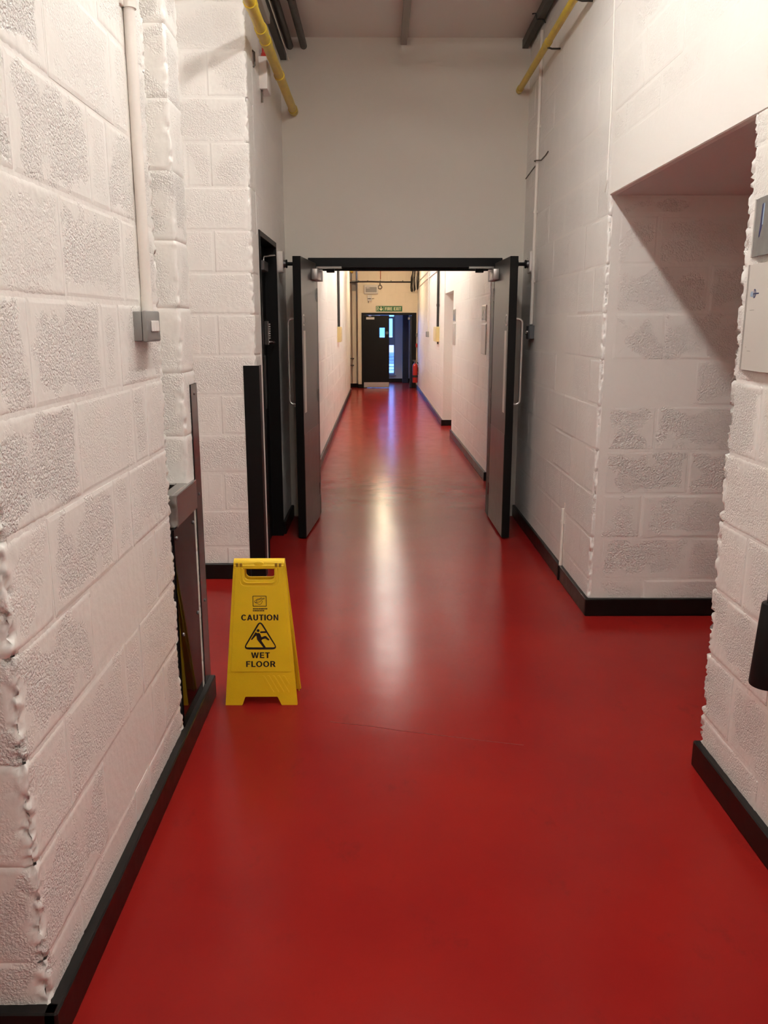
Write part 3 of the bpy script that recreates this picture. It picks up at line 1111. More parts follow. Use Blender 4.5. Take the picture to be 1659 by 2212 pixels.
    b = bmesh.new()
    bmesh.ops.create_uvsphere(b, u_segments=20, v_segments=10, radius=1)
    d.merge(b, Matrix.Translation((0, -0.0195, 0.602)) @ Matrix.Diagonal((0.021, 0.004, 0.0135, 1)))
    d.build('thumb_pad', M['yplas'], t, 'all')
    for x in (-0.0905, -0.0745, 0.0715, 0.0875):
        MB().box(x - 0.0055, x + 0.0055, -0.0245, -0.015, 0.590, 0.607, bev=0.001).build('hinge_slot_shade', M['yplas_shade'], t)  # solid dark blocks painted as the shade inside the slots
    return t


wet_floor_sign()

# ------------------------------------------------------------------ trough, splash panel, corner guards in and by the alcove
t = thing('steel_basin', 'stainless steel drinking basin set into the alcove of the left wall', 'basin', (XL, 2.905, 0), RZ_L)
# local: x along the wall (+ away from the camera), -y into the room
b = MB()
x1 = (YL + SA1) - 2.905
b.box(0.0, x1, 0.004, 0.30, 0.86, 0.878)
b.box(0.0, x1, 0.004, 0.045, 0.878, 0.975, bev=0.003)
b.box(0.0, x1, 0.255, 0.30, 0.878, 0.975, bev=0.003)
b.box(0.0, 0.035, 0.045, 0.255, 0.878, 0.975)
b.box(x1 - 0.035, x1, 0.045, 0.255, 0.878, 0.975)
b.build('bowl', M['steel'], t)
MB().box(0.0, 0.325, -0.013, 0.004, 0.860, 0.975, bev=0.003, seg=2).build('apron', M['steel'], t)
MB().box(-0.003, 0.0, -0.012, 0.02, 0.858, 0.973, bev=0.001).build('end_cap', M['steel'], t)
d = MB()
d.cyl((0.11, 0.14, 0.878), (0.11, 0.14, 0.884), 0.03, seg=20)
d.build('drain', M['steel_d'], t, 40)
sp = MB()
sp.cyl((0.16, 0.275, 0.975), (0.16, 0.275, 1.00), 0.016, seg=16)
sp.tube([(0.16, 0.275, 1.0), (0.16, 0.262, 1.012), (0.16, 0.235, 1.014), (0.16, 0.215, 0.998)], 0.008, 10)
sp.build('spout', M['steel'], t, 50)

t = thing('splash_panel', 'glossy black splash panel screwed to the wall below the steel basin', 'panel', (XL, 2.862, 0), RZ_L)
MB().box(0.0, 0.331, -0.006, -0.0005 + 0.001, 0.06, 0.858, bev=0.001).build('sheet', M['lam'], t)
for (y_, z_) in ((3.165, 0.815), (2.894, 0.821), (3.170, 0.441), (2.917, 0.445)):
    MB().cyl((y_ - 2.862, -0.0055, z_), (y_ - 2.862, -0.0105, z_), 0.008, 0.006, seg=14).build('screw', M['steel_d'], t, 50)

t = thing('corner_guard', 'narrow black corner guard on the wall end beside the steel basin', 'corner guard', (XL, YL + SE, 0), RZ_L)
b = MB()
b.box(-0.098, 0.004, -0.0065, -0.001, 0.06, 1.345, bev=0.0015)
b.box(0.0005 + 0.0035, 0.0095, -0.0065, 0.10, 0.06, 1.345, bev=0.0015)
b.build('guard', M['guard'], t)
for z_ in (1.306, 0.902, 0.45):
    MB().cyl((-0.04, -0.0060, z_), (-0.04, -0.009, z_), 0.006, seg=12).build('screw', M['steel_d'], t, 50)

t = thing('corner_guard', 'wide black corner guard on the pilaster, behind the wet floor sign', 'corner guard', (XS, YP, 0), 0)
b = MB()
b.box(-0.080, 0.016, -0.0085, -0.0025, 0.0, 1.332, bev=0.0015)
b.box(0.0100, 0.016, -0.0025, 0.085, 0.0, 1.332, bev=0.0015)
b.build('guard', M['black'], t)

# ------------------------------------------------------------------ left wall: switch and conduit
YS = 2.547
t = thing('light_switch', 'grey metal switch box with white rockers on the left wall', 'switch', (XL, YS, 1.566), RZ_L)
MB().box(0.0, 0.150, -0.026, 0.004, -0.044, 0.044, bev=0.004, seg=2).build('box', M['grey'], t, 40)
MB().box(-0.001, 0.152, -0.042, -0.0265, -0.046, 0.046, bev=0.005, seg=2).build('cover', M['grey'], t, 40)
for k_ in range(4):
    x_ = 0.040 + 0.0215 * k_
    MB().box(x_, x_ + 0.0170, -0.0475, -0.0415, -0.016, 0.017, bev=0.0025).build('rocker', M['white'], t)
t = thing('conduit', 'round white painted conduit rising from the grey switch on the left wall', 'conduit', (XL, 2.648, 1.6125), RZ_L)
b = MB()
b.cyl((0, -0.018, 0.0), (0, -0.018, 2.04), 0.0165, seg=20)
b.build('tube', M['conduit'], t, 50)
MB().cyl((0, -0.018, -0.001), (0, -0.018, 0.042), 0.0185, seg=20).build('coupler', M['conduit'], t, 50)
b = MB()
b.cyl((0, -0.018, 0.845), (0, -0.018, 0.868), 0.021, seg=20)
b.box(-0.040, 0.036, -0.008, 0.003, 0.845, 0.868, bev=0.002)
b.build('saddle', M['conduit'], t, 50)

# ------------------------------------------------------------------ double doors
def double_leaf(name, hx, hy, ex, ey, out, label):
    """out: +1 when the leaf's far side lies on local +y"""
    ang = math.atan2(ey - hy, ex - hx)
    r = empty(name, (hx, hy, 0), ang)
    r['kind'] = 'structure'
    r['label'] = label
    Lw = 0.70
    y0, y1 = (0.0, 0.055) if out > 0 else (-0.055, 0.0)
    s = -1 if out > 0 else 1           # sign of the visible corridor face's outward normal
    MB().box(0.004, Lw, y0, y1, 0.012, 2.04, bev=0.002).build('leaf', M['door'], r)
    MB().box(Lw, Lw + 0.004, y0, y1, 0.012, 2.04).build('edge_strip', M['doorblk'], r)
    MB().box(0.004, Lw + 0.0035, y1 if out > 0 else y0, (y1 + 0.002) if out > 0 else (y0 - 0.002), 0.0125, 2.0395).build('black_face', M['doorblk'], r)
    MB().box(0.01, Lw - 0.004, 0, s * 0.002, 0.02, 0.787).build('kick_plate', M['kick'], r)
    MB().box(0.565, 0.645, s * 0.0, s * 0.002, 0.94, 1.53, bev=0.0).build('finger_plate', M['offwhite'], r)
    b = MB()
    b.cyl((0.625, 0, 1.605), (0.625, s * 0.002, 1.605), 0.042, seg=28)
    b.build('fire_door_disc', M['offwhite'], r, 40)
    b = MB()
    b.tube([(0.625 + 0.028 * math.cos(a * PI / 12), s * 0.0022, 1.605 + 0.028 * math.sin(a * PI / 12)) for a in range(24)], 0.0022, 6, closed=True)
    b.build('printed_ring', M['grey2'], r)
    # overhead closer on the corridor face
    MB().box(0.03, 0.24, s * 0.001, s * 0.048, 1.905, 1.985, bev=0.006, seg=2).build('door_closer', M['steel_l'], r, 40)
    MB().box(0.012, 0.030, s * 0.001, s * 0.056, 1.900, 1.990, bev=0.002).build('closer_cap', M['white'], r)
    b = MB()
    a0 = Vector((0.10, s * 0.03, 1.992))
    b.box(0.09, 0.115, s * 0.018, s * 0.04, 1.985, 1.998)
    a1 = Vector((-0.015, s * 0.20, 1.998))
    dv = (a1 - a0).normalized()
    nv = Vector((-dv.y, dv.x, 0)) * 0.009
    for z_ in (1.993,):
        vs = [b.bm.verts.new(p) for p in (a0 + nv, a0 - nv, a1 - nv, a1 + nv)]
        vt = [b.bm.verts.new(v.co + Vector((0, 0, 0.005))) for v in vs]
        b.bm.faces.new(vs)
        b.bm.faces.new(vt[::-1])
        for i in range(4):
            b.bm.faces.new((vs[i], vs[(i + 1) % 4], vt[(i + 1) % 4], vt[i]))
    b.build('closer_arm', M['steel'], r)
    # D-shaped pull handle on the far side
    ys = y1 if out > 0 else y0
    d = 1 if out > 0 else -1
    hx_ = 0.615
    pts = [(hx_, ys, 1.612)] + [(hx_, ys + d * (0.03 + 0.03 * math.sin(a)), 1.612 - 0.03 + 0.03 * math.cos(a)) for a in (0.0, 0.4, 0.8, 1.2, 1.57)]
    pts += [(hx_, ys + d * 0.06, 1.3)] + [(hx_, ys + d * (0.03 + 0.03 * math.cos(a)), 1.03 - 0.03 * math.sin(a)) for a in (0.0, 0.4, 0.8, 1.2, 1.57)] + [(hx_, ys, 1.0)]
    b = MB().tube(pts, 0.0095, 12)
    b.build('pull_handle', M['satin'], r, 60)
    for z_ in (0.25, 1.02, 1.80):
        MB().cyl((0.0, 0, z_ - 0.05), (0.0, 0, z_ + 0.05), 0.008, seg=12).build('hinge', M['steel'], r, 50)
    return r


double_leaf('door_1', -0.490, 6.735, -0.546, 6.028, -1, 'left leaf of the open double doors')
double_leaf('door_2', 0.910, 6.735, 0.921, 6.035, +1, 'right leaf of the open double doors')
# small keeps under the head of the frame
for x_ in (-0.38, 0.80):
    MB().box(x_ - 0.032, x_ + 0.032, 0.01, 0.05, DT - 0.11, DT - 0.0745, bev=0.003).build('door_keep', M['black'], fr)
for x_, s_ in ((-0.39, 1), (0.81, -1)):
    MB().box(x_ - 0.10, x_ + 0.10, -0.03, -0.0125, DT - 0.083, DT - 0.066, bev=0.002).build('arm_shoe', M['steel'], fr)


def hold_open(x, y, side, label):
    """white magnet box on the wall, side=+1: faces +X"""
    t = thing('door_holder', label, 'door holder', (x, y, 2.02), RZ_L if side > 0 else RZR)
    me = flat_shape([round_poly([(-0.05, -0.072), (0.05, -0.072), (0.05, 0.072), (-0.05, 0.072)], 0.022, 5)], 0.040, 0.003, 0.006)
    link('housing', me, M['white'], t, 40)
    MB().cyl((0, -0.036, -0.012), (0, -0.052, -0.012), 0.030, 0.026, seg=20).build('magnet', M['steel_d'], t, 40)
    MB().cyl((0.03 * side, -0.0365, 0.03), (0.03 * side, -0.038, 0.03), 0.004, seg=10).build('screw', M['black'], t)
    b = MB()
    ln = 0.118 if side > 0 else 0.125
    b.cyl((0, -0.0525, -0.012), (0, -0.062, -0.012), 0.030, seg=20)
    b.cyl((0, -0.0615, -0.012), (0, -ln + 0.012, -0.012), 0.013, seg=14)
    b.cyl((0, -ln + 0.0125, -0.012), (0, -ln, -0.012), 0.030, seg=20)
    b.build('plunger', M['rubber'], t, 40)
    return t


hold_open(XS + 0.002, 6.34, 1, 'white magnetic holder behind the left leaf of the double doors')
hold_open(xr(6.36) - 0.002, 6.36, -1, 'white magnetic holder behind the right leaf of the double doors')

# ------------------------------------------------------------------ black locked door in the left side wall
r = empty('door_3', (XS, 5.322, 0), RZ_L)
r['kind'] = 'structure'
r['label'] = 'black door with keypad lock recessed in the left side wall'
WD = 0.848
b = MB()
b.box(0, 0.03, -0.008, 0.14, 0, DH, bev=0.002)
b.box(WD - 0.03, WD, -0.008, 0.14, 0, DH, bev=0.002)
b.box(0.03, WD - 0.03, -0.008, 0.14, DH - 0.035, DH, bev=0.002)
b.build('door_frame', M['doorblk'], r)
MB().box(0.034, WD - 0.034, 0.075, 0.12, 0.008, DH - 0.038, bev=0.002).build('leaf', M['doorblk'], r)
MB().box(0.46, 0.70, 0.035, 0.0745, 1.93, 1.995, bev=0.004).build('door_closer', M['steel_d'], r)
b = MB()
b.tube([(0.58, 0.052, 2.00), (0.58, 0.052, 2.025), (0.70, -0.01, 2.04), (0.80, 0.03, 2.05)], 0.008, 8)
b.build('closer_arm', M['steel'], r)
MB().box(0.36, 0.58, 0.071, 0.0749, 1.72, 1.86, bev=0.001).build('notice_plate', M['offwhite'], r)
b = MB()
b.box(0.66, 0.73, 0.040, 0.0748, 1.43, 1.60, bev=0.005)
b.build('lock_case', M['steel'], r)
b = MB()
for k_ in range(7):
    for c_ in (0.678, 0.711):
        b.cyl((c_, 0.040, 1.575 - 0.016 * k_), (c_, 0.034, 1.575 - 0.016 * k_), 0.005, seg=10)
b.build('lock_button', M['steel_l'], r, 40)['kind'] = 'stuff'
b = MB()
b.cyl((0.695, 0.041, 1.45), (0.695, 0.010, 1.45), 0.012, seg=14)
b.box(0.675, 0.78, 0.006, 0.018, 1.441, 1.459, bev=0.004)
b.build('lever_handle', M['steel'], r, 40)
MB().box(0.66, 0.715, 0.071, 0.0749, 0.98, 1.36, bev=0.001).build('finger_plate', M['steel_d'], r)

# ------------------------------------------------------------------ yellow pipes
def gas_pipe(x, z, y0, y1, r_, joints, label, wallx, extra=None):
    t = thing('gas_pipe', label, 'pipe', (x, y1, z), 0)
    MB().cyl((0, 0.0, 0), (0, y0 - y1, 0), r_, seg=22).build('tube', M['ypipe'], t, 50)
    for yj, ln in joints:
        MB().cyl((0, yj - y1 - ln / 2, 0), (0, yj - y1 + ln / 2, 0), r_ * 1.16, seg=22).build('coupling', M['ypipe'], t, 50)
    return t


tl = gas_pipe(-0.640, 3.145, 3.4, YH - 0.002, 0.030, [(4.62, 0.06), (5.02, 0.10), (5.20, 0.07), (5.86, 0.05), (6.74, 0.08)], 'yellow pipe running under the ceiling along the left side', XS)
tr = gas_pipe(1.062, 3.295, 3.4, YH - 0.002, 0.0215, [(4.93, 0.10), (5.72, 0.10), (6.75, 0.06)], 'yellow pipe running high along the right wall', 1.14)
for y_ in (4.93, 5.72):
    MB().tube([(0.0, y_ - YH, -0.022), (0.03, y_ - YH, -0.03), (xr(y_) - 1.062 - 0.001, y_ - YH, -0.03)], 0.006, 8).build('bracket', M['dgrey'], tr)

# ------------------------------------------------------------------ dark pipes and trunking below the ceiling
for (x_, z_, r_, lab) in ((-0.660, 3.600, 0.026, 'dark brown pipe below the ceiling, nearer the left wall'), (-0.557, 3.602, 0.026, 'dark brown pipe below the ceiling, farther from the left wall')):
    t = thing('ceiling_pipe', lab, 'pipe', (x_, YH, z_))
    MB().cyl((0, -0.001, 0), (0, -3.2, 0), r_, seg=16).build('tube', M['dpipe'], t, 50)
    for y_ in (-0.95, -2.4):
        MB().tube([(0.0, y_, TOP - z_ - 0.002), (0.030, y_, 0.02), (0.022, y_, -0.020), (-0.022, y_, -0.020), (-0.030, y_, 0.02), (0.0, y_, TOP - z_ - 0.002)], 0.004, 6).build('hanger', M['dpipe'], t)
t = thing('cable_tray', 'flat dark cable tray high on the left side wall under the ceiling', 'cable tray', (XS + 0.026, YH, 3.53))
b = MB()
b.box(-0.022, 0.022, -3.0, -0.001, -0.025, -0.021)
b.box(-0.022, -0.018, -3.0, -0.001, -0.021, 0.02)
b.box(0.018, 0.022, -3.0, -0.001, -0.021, 0.02)
b.build('tray', M['dgrey'], t)
t = thing('white_cable', 'thin white cable strung beside the dark cable tray', 'cable', (XS + 0.066, YH, 3.505))
MB().tube([(0.0, -0.001, 0), (0.003, -0.8, -0.004), (0.0, -1.6, 0.004), (0.0, -2.9, 0)], 0.004, 8).build('cable', M['conduit'], t)
t = thing('grey_trunking', 'short grey trunking above the yellow pipe on the left side', 'trunking', (XS + 0.038, 5.62, 3.40))
MB().box(-0.034, 0.034, -2.0, 0.0, -0.03, 0.03, bev=0.003).build('trunk', M['pgrey'], t)
MB().tube([(0.03, -0.35, 0.031), (0.09, -0.36, 0.05), (0.10, -0.42, -0.02), (0.045, -0.52, -0.045), (0.0, -0.6, -0.031)], 0.004, 8).build('looped_cable', M['conduit'], t)

t = thing('ceiling_trunking', 'pale grey trunking along the middle of the ceiling', 'trunking', (0.19, YH, TOP))
MB().box(-0.024, 0.024, -1.0, -0.001, -0.052, -0.0005, bev=0.002).build('trunk', M['pgrey'], t)
MB().box(-0.024, 0.024, -8.0, -1.004, -0.054, -0.0005, bev=0.002).build('trunk', M['pgrey'], t)
MB().box(-0.026, 0.026, -1.02, -0.98, -0.055, -0.001).build('joint_sleeve', M['pgrey'], t)

t = thing('dark_trunking', 'dark square trunking in the corner of the ceiling and right wall', 'trunking', (1.098, YH, 3.615))
MB().box(-0.022, 0.022, -1.3, -0.001, -0.030, 0.030, bev=0.002).build('trunk', M['dgrey'], t)
MB().box(-0.022, 0.022, -3.4, -1.306, -0.030, 0.030, bev=0.002).build('trunk', M['dgrey'], t)
for y_ in (-0.62, -1.30):
    b = MB()
    b.tube([(-0.06, y_, 0.0), (-0.035, y_, 0.004), (-0.026, y_, -0.034), (0.024, y_, -0.036), (0.030, y_, -0.055)], 0.005, 8)
    b.build('clip', M['cable'], t)

# ------------------------------------------------------------------ emergency call box high on the left side wall
t = thing('alarm_box', 'white box with a red neck on the left side wall under the yellow pipe', 'alarm box', (XS, 5.66, 2.995), RZ_L)
MB().box(-0.085, 0.105, -0.050, 0.003, 0.0, 0.185, bev=0.006, seg=2).build('box', M['white'], t, 40)
b = MB()
b.cyl((-0.035, -0.026, 0.1855), (-0.035, -0.026, 0.215), 0.024, 0.014, seg=16)
b.cyl((-0.035, -0.026, 0.2155), (-0.035, -0.026, 0.30), 0.011, seg=12)
b.build('red_neck', M['red'], t, 50)
b = MB()
b.tube([(-0.05, -0.012, 0.0), (-0.052, -0.012, -0.02), (-0.045, -0.010, -0.07)], 0.006, 8)
b.build('cable_tail', M['bcable'], t)
t = thing('cable_hook', 'small brown hook on the left side wall above the white alarm box', 'hook', (XS, 5.30, 3.10), RZ_L)
MB().tube([(0, 0.002, 0.03), (0.0, -0.012, 0.02), (0.002, -0.012, -0.05), (0.0, -0.004, -0.06)], 0.006, 8).build('hook', M['bcable'], t)

# ------------------------------------------------------------------ right wall fittings
def onwall(y):
    return xr(y)


t = thing('conduit', 'white painted conduit down the right wall to the grey key switch', 'conduit', (xr(6.29), 6.29, 1.575), RZR)
MB().cyl((0, -0.014, 0), (0, -0.014, 1.975), 0.0125, seg=16).build('tube', M['conduit'], t, 50)
for z_ in (0.30, 0.78, 1.35, 1.80):
    b = MB()
    b.cyl((0, -0.014, z_), (0, -0.014, z_ + 0.018), 0.0155, seg=16)
    b.box(-0.026, 0.026, -0.006, 0.0025, z_, z_ + 0.018)
    b.build('saddle', M['conduit'], t, 50)
t = thing('key_switch', 'small grey key switch box at the foot of the right conduit', 'switch', (xr(6.27), 6.27, 1.518), RZR)
MB().box(-0.045, 0.045, -0.034, 0.003, -0.048, 0.048, bev=0.003).build('box', M['grey2'], t)
MB().box(-0.046, 0.046, -0.044, -0.0345, -0.049, 0.049, bev=0.004).build('cover', M['grey2'], t)
b = MB()
b.cyl((0, -0.0445, 0), (0, -0.056, 0), 0.020, seg=18)
b.box(-0.003, 0.003, -0.060, -0.055, -0.012, 0.012)
b.build('key_barrel', M['steel'], t, 40)
t = thing('wall_cable', 'thin dark cable crossing the right conduit on the wall', 'cable', (xr(6.5), 6.5, 2.70), RZR)
MB().tube([(-0.29, -0.004, -0.03), (-0.05, -0.004, -0.012), (0.16, -0.005, -0.002), (0.19, -0.012, 0.0), (0.21, -0.034, 0.008), (0.25, -0.030, 0.004), (0.31, -0.006, -0.005), (0.45, -0.004, 0.0), (0.53, -0.003, 0.01)], 0.0045, 8).build('cable', M['bcable'], t)
t = thing('conduit', 'short white conduit stub rising from the black skirting of the right wall', 'conduit', (xr(5.0), 5.0, 0.098), RZR)
MB().cyl((0, -0.012, 0.0), (0, -0.012, 0.365), 0.010, seg=14).build('tube', M['conduit'], t, 50)
b = MB()
b.cyl((0, -0.012, 0.27), (0, -0.012, 0.290), 0.013, seg=14)
b.box(-0.024, 0.020, -0.006, 0.0025, 0.27, 0.290)
b.build('saddle', M['conduit'], t, 50)
MB().cyl((0.0, -0.004, 0.3655), (0.002, -0.004, 0.40), 0.003, seg=8).build('wire', M['conduit'], t)
MB().box(-0.012, 0.012, -0.0225 - 0.006, -0.0195, -0.095, -0.002, bev=0.003).build('boot', M['black'], t)
t = thing('painted_cable', 'thin painted-over cable running up the right wall above the opening corner', 'cable', (xr(4.44), 4.44, LT + 0.03), RZR)
MB().tube([(-0.02, -0.004, 0), (0.012, -0.004, 0.05), (0.012, -0.0045, 0.4), (-0.02, -0.004, 0.75), (-0.055, -0.004, 1.05), (-0.07, -0.004, 1.42)], 0.0036, 8).build('cable', M['mortar'], t)


# bowed sign holders on the right wall near the camera
def bowed(name, label, yfar, width, z0, z1, bow, m, rim):
    t = thing(name, label, 'sign', (xr(yfar), yfar, z0), RZR)
    n = 14
    b = MB()
    h = z1 - z0
    fr_, bk = [], []
    for i in range(n + 1):
        u = i / n
        y = -0.004 - bow * (1 - (2 * u - 1) ** 2)
        fr_.append((b.bm.verts.new((u * width, y, 0)), b.bm.verts.new((u * width, y, h))))
        bk.append((b.bm.verts.new((u * width, y + 0.003, 0)), b.bm.verts.new((u * width, y + 0.003, h))))
    for i in range(n):
        b.bm.faces.new((fr_[i][0], fr_[i + 1][0], fr_[i + 1][1], fr_[i][1]))
        b.bm.faces.new((bk[i][1], bk[i + 1][1], bk[i + 1][0], bk[i][0]))
        b.bm.faces.new((fr_[i][1], fr_[i + 1][1], bk[i + 1][1], bk[i][1]))
        b.bm.faces.new((bk[i][0], bk[i + 1][0], fr_[i + 1][0], fr_[i][0]))
    for e_ in (0, n):
        b.bm.faces.new((fr_[e_][0], fr_[e_][1], bk[e_][1], bk[e_][0]))
    b.build('plate', m, t, 30)
    for x_ in (-0.001, width - 0.004):
        MB().box(x_, x_ + 0.005, -0.008, 0.003, -0.001, h + 0.001, bev=0.001).build('edge_trim', rim, t)

    def surf(u):
        return -0.004 - bow * (1 - (2 * u / width - 1) ** 2) - 0.0006
    return t, surf


def stick(t, surf, me, m, name):
    """wrap a flat print (x, z) on the bowed plate"""
    for v in me.vertices:
        v.co.y = surf(v.co.x) + (v.co.y * 0.2)
    return link(name, me, m, t)


t, sf = bowed('wall_sign', 'grey bowed picture sign on the right wall, above the white one', 2.685, 0.30, 1.775, 1.945, 0.014, M['photo'], M['offwhite'])
stick(t, sf, flat_shape([[(0.056, 0.055), (0.25, 0.075), (0.25, 0.088), (0.072, 0.088), (0.076, 0.15), (0.067, 0.15)]], 0.0006), M['blueink'], 'print')
stick(t, sf, flat_shape([[(0.075, 0.089), (0.25, 0.089), (0.25, 0.15), (0.079, 0.15)]], 0.0004), M['paleblue'], 'print')
t, sf = bowed('wall_sign', 'off-white bowed name sign with blue lettering on the right wall', 2.690, 0.30, 1.432, 1.752, 0.014, M['offwhite'], M['steel_l'])
me = text_mesh('D', 0.021, 0.027, 0.0006, 0, 0.078, 0.232)
stick(t, sf, me, M['blueink'], 'lettering')
stick(t, sf, flat_shape([[(0.064, 0.230), (0.30 - 0.19, 0.230), (0.11, 0.2335), (0.064, 0.2335)]], 0.0005), M['blueink'], 'lettering')
stick(t, sf, flat_shape([round_poly([(0.036, 0.224), (0.064, 0.222), (0.064, 0.240), (0.040, 0.238)], 0.006, 4)], 0.0004), M['paleblue'], 'print')
for (a, c_, z_) in ((0.045, 0.085, 0.182), (0.036, 0.27, 0.070), (0.055, 0.085, 0.058)):
    stick(t, sf, flat_shape([[(a, z_), (c_, z_), (c_, z_ + 0.0014), (a, z_ + 0.0014)]], 0.0004), M['gprint'], 'printed_line')


# fire extinguisher with black horn at the right edge
t = thing('fire_extinguisher', 'fire extinguisher with a black discharge horn hung on the right wall', 'extinguisher', (xr(1.905), 1.905, 0.352), RZR)
b = MB()
b.lathe([(0.0, 0.0), (0.050, 0.003), (0.054, 0.012), (0.054, 0.40), (0.048, 0.435), (0.030, 0.455), (0.020, 0.462), (0.020, 0.475), (0.0, 0.476)], (0.02, -0.070, 0), 28)
b.build('cylinder', M['red'], t, 40)
b = MB()
b.box(0.005, 0.035, -0.085, -0.055, 0.4765, 0.51, bev=0.004)
b.box(-0.05, 0.03, -0.078, -0.062, 0.511, 0.524, bev=0.003)
b.build('valve', M['black'], t)
MB().box(-0.02, 0.06, -0.0155, 0.003, 0.14, 0.36).build('wall_bracket', M['black'], t)
b = MB()
b.lathe([(0.0, 0.0), (0.046, 0.0005), (0.047, 0.006), (0.034, 0.238), (0.032, 0.242), (0.0, 0.243)], (-0.275, -0.070, 0.222), 28)
b.build('horn', M['rubber'], t, 40)
b = MB()
b.cyl((-0.275, -0.070, 0.4655), (-0.275, -0.070, 0.497), 0.021, seg=18)
b.cyl((-0.275, -0.070, 0.4975), (-0.275, -0.070, 0.53), 0.014, seg=14)
b.ball((-0.275, -0.070, 0.54), 0.019)
b.tube([(-0.275, -0.070, 0.545), (-0.22, -0.072, 0.57), (-0.10, -0.072, 0.56), (-0.03, -0.07, 0.53), (0.003, -0.07, 0.495)], 0.009, 10)
b.build('hose', M['rubber'], t, 60)

# ------------------------------------------------------------------ corridor fittings
RZC = RZ_R + THC


def con(y):
    return xc(y)


t = thing('wall_heater', 'beige heater box on the left corridor wall under a black conduit', 'heater', (-0.678, 13.86, 1.296), RZ_L)
MB().box(0, 0.50, -0.058, 0.003, 0, 0.245, bev=0.006).build('casing', M['beige'], t)
MB().box(0.02, 0.48, -0.062, -0.0585, 0.03, 0.215, bev=0.003).build('front_cover', M['beige'], t)
t = thing('conduit', 'black conduit rising from the beige heater on the left corridor wall', 'conduit', (-0.678, 13.92, 1.542), RZ_L)
MB().cyl((0, -0.026, 0), (0, -0.026, 1.57), 0.021, seg=12).build('tube', M['cable'], t, 50)
t = thing('wall_heater', 'beige heater box on the right corridor wall under a black conduit', 'heater', (xf(14.75), 14.75, 1.296), RZ_R + THF)
MB().box(0, 0.62, -0.058, 0.003, 0, 0.245, bev=0.006).build('casing', M['beige'], t)
MB().box(0.02, 0.60, -0.062, -0.0585, 0.03, 0.215, bev=0.003).build('front_cover', M['beige'], t)
MB().cyl((0.5, -0.02, -0.04), (0.5, -0.02, -0.001), 0.012, seg=10).build('cord_grip', M['cable'], t)
t = thing('conduit', 'black conduit rising from the beige heater on the right corridor wall', 'conduit', (xf(14.22), 14.22, 1.542), RZ_R + THF)
MB().cyl((0, -0.026, 0), (0, -0.026, 1.57), 0.021, seg=12).build('tube', M['cable'], t, 50)
MB().cyl((0, -0.026, 0.33), (0, -0.026, 0.37), 0.026, seg=12).build('coupling', M['cable'], t, 50)
t = thing('conduit', 'thin white conduit on the right corridor wall above a grey socket', 'conduit', (xf(16.9), 16.9, 1.445), RZ_R + THF)
MB().cyl((0, -0.014, 0), (0, -0.014, 1.66), 0.013, seg=10).build('tube', M['conduit'], t, 50)
t = thing('socket', 'grey socket box on the right corridor wall', 'socket', (xf(16.9), 16.9, 1.39), RZ_R + THF)
MB().box(-0.09, 0.09, -0.05, 0.003, -0.055, 0.0545, bev=0.004).build('box', M['grey'], t)
MB().box(-0.085, 0.085, -0.056, -0.0505, -0.05, 0.05, bev=0.003).build('cover', M['grey2'], t)
for dz in (2.47, 2.60):
    t = thing('painted_cable', ('lower' if dz < 2.5 else 'upper') + ' white cable run along the right corridor wall, near the ceiling', 'cable', (xf(20.5), 20.5, dz), RZ_R + THF)
    MB().tube([(0, -0.012, 0.0), (3.0, -0.012, 0.01), (6.1, -0.012, 0.0), (6.2, -0.012, 0.0)], 0.012, 8).build('cable', M['conduit'], t)


def small_sign(y0, w, z0, z1, label, plate):
    t = thing('wall_sign', label, 'sign', (con(y0), y0, z0), RZC)
    h = z1 - z0
    MB().box(0, w, -0.010, 0.003, 0, h, bev=0.002).build('frame', M['steel_l'], t)
    MB().box(0.012, w - 0.012, -0.012, -0.0102, 0.012, h - 0.012).build('insert', plate, t)


small_sign(8.95, 0.30, 1.604, 1.771, 'small grey sign on the corridor wall beside the right door leaf, upper one', M['photo'])
small_sign(8.97, 0.34, 1.272, 1.581, 'tall white sign on the corridor wall beside the right door leaf, lower one', M['offwhite'])
small_sign(11.93, 0.28, 1.615, 1.785, 'small grey sign on the corridor wall beside the recess, upper one', M['photo'])
small_sign(11.95, 0.32, 1.30, 1.590, 'tall pale sign on the corridor wall beside the recess, lower one', M['steel_l'])

# ------------------------------------------------------------------ end wall: exit doors
r = empty('trim_2', (0, YE, 0))
r['kind'] = 'structure'
b = MB()
b.box(EX0, EX0 + 0.045, -0.02, 0.19, 0, EH - 0.055)
b.build('jamb', M['doorblk'], r)
b = MB()
b.box(0.835, EX1, -0.02, 0.19, 0, EH - 0.055)
b.build('jamb', M['doorblk'], r)
MB().box(EX0, EX1, -0.02, 0.19, EH - 0.0545, EH).build('head', M['doorblk'], r)

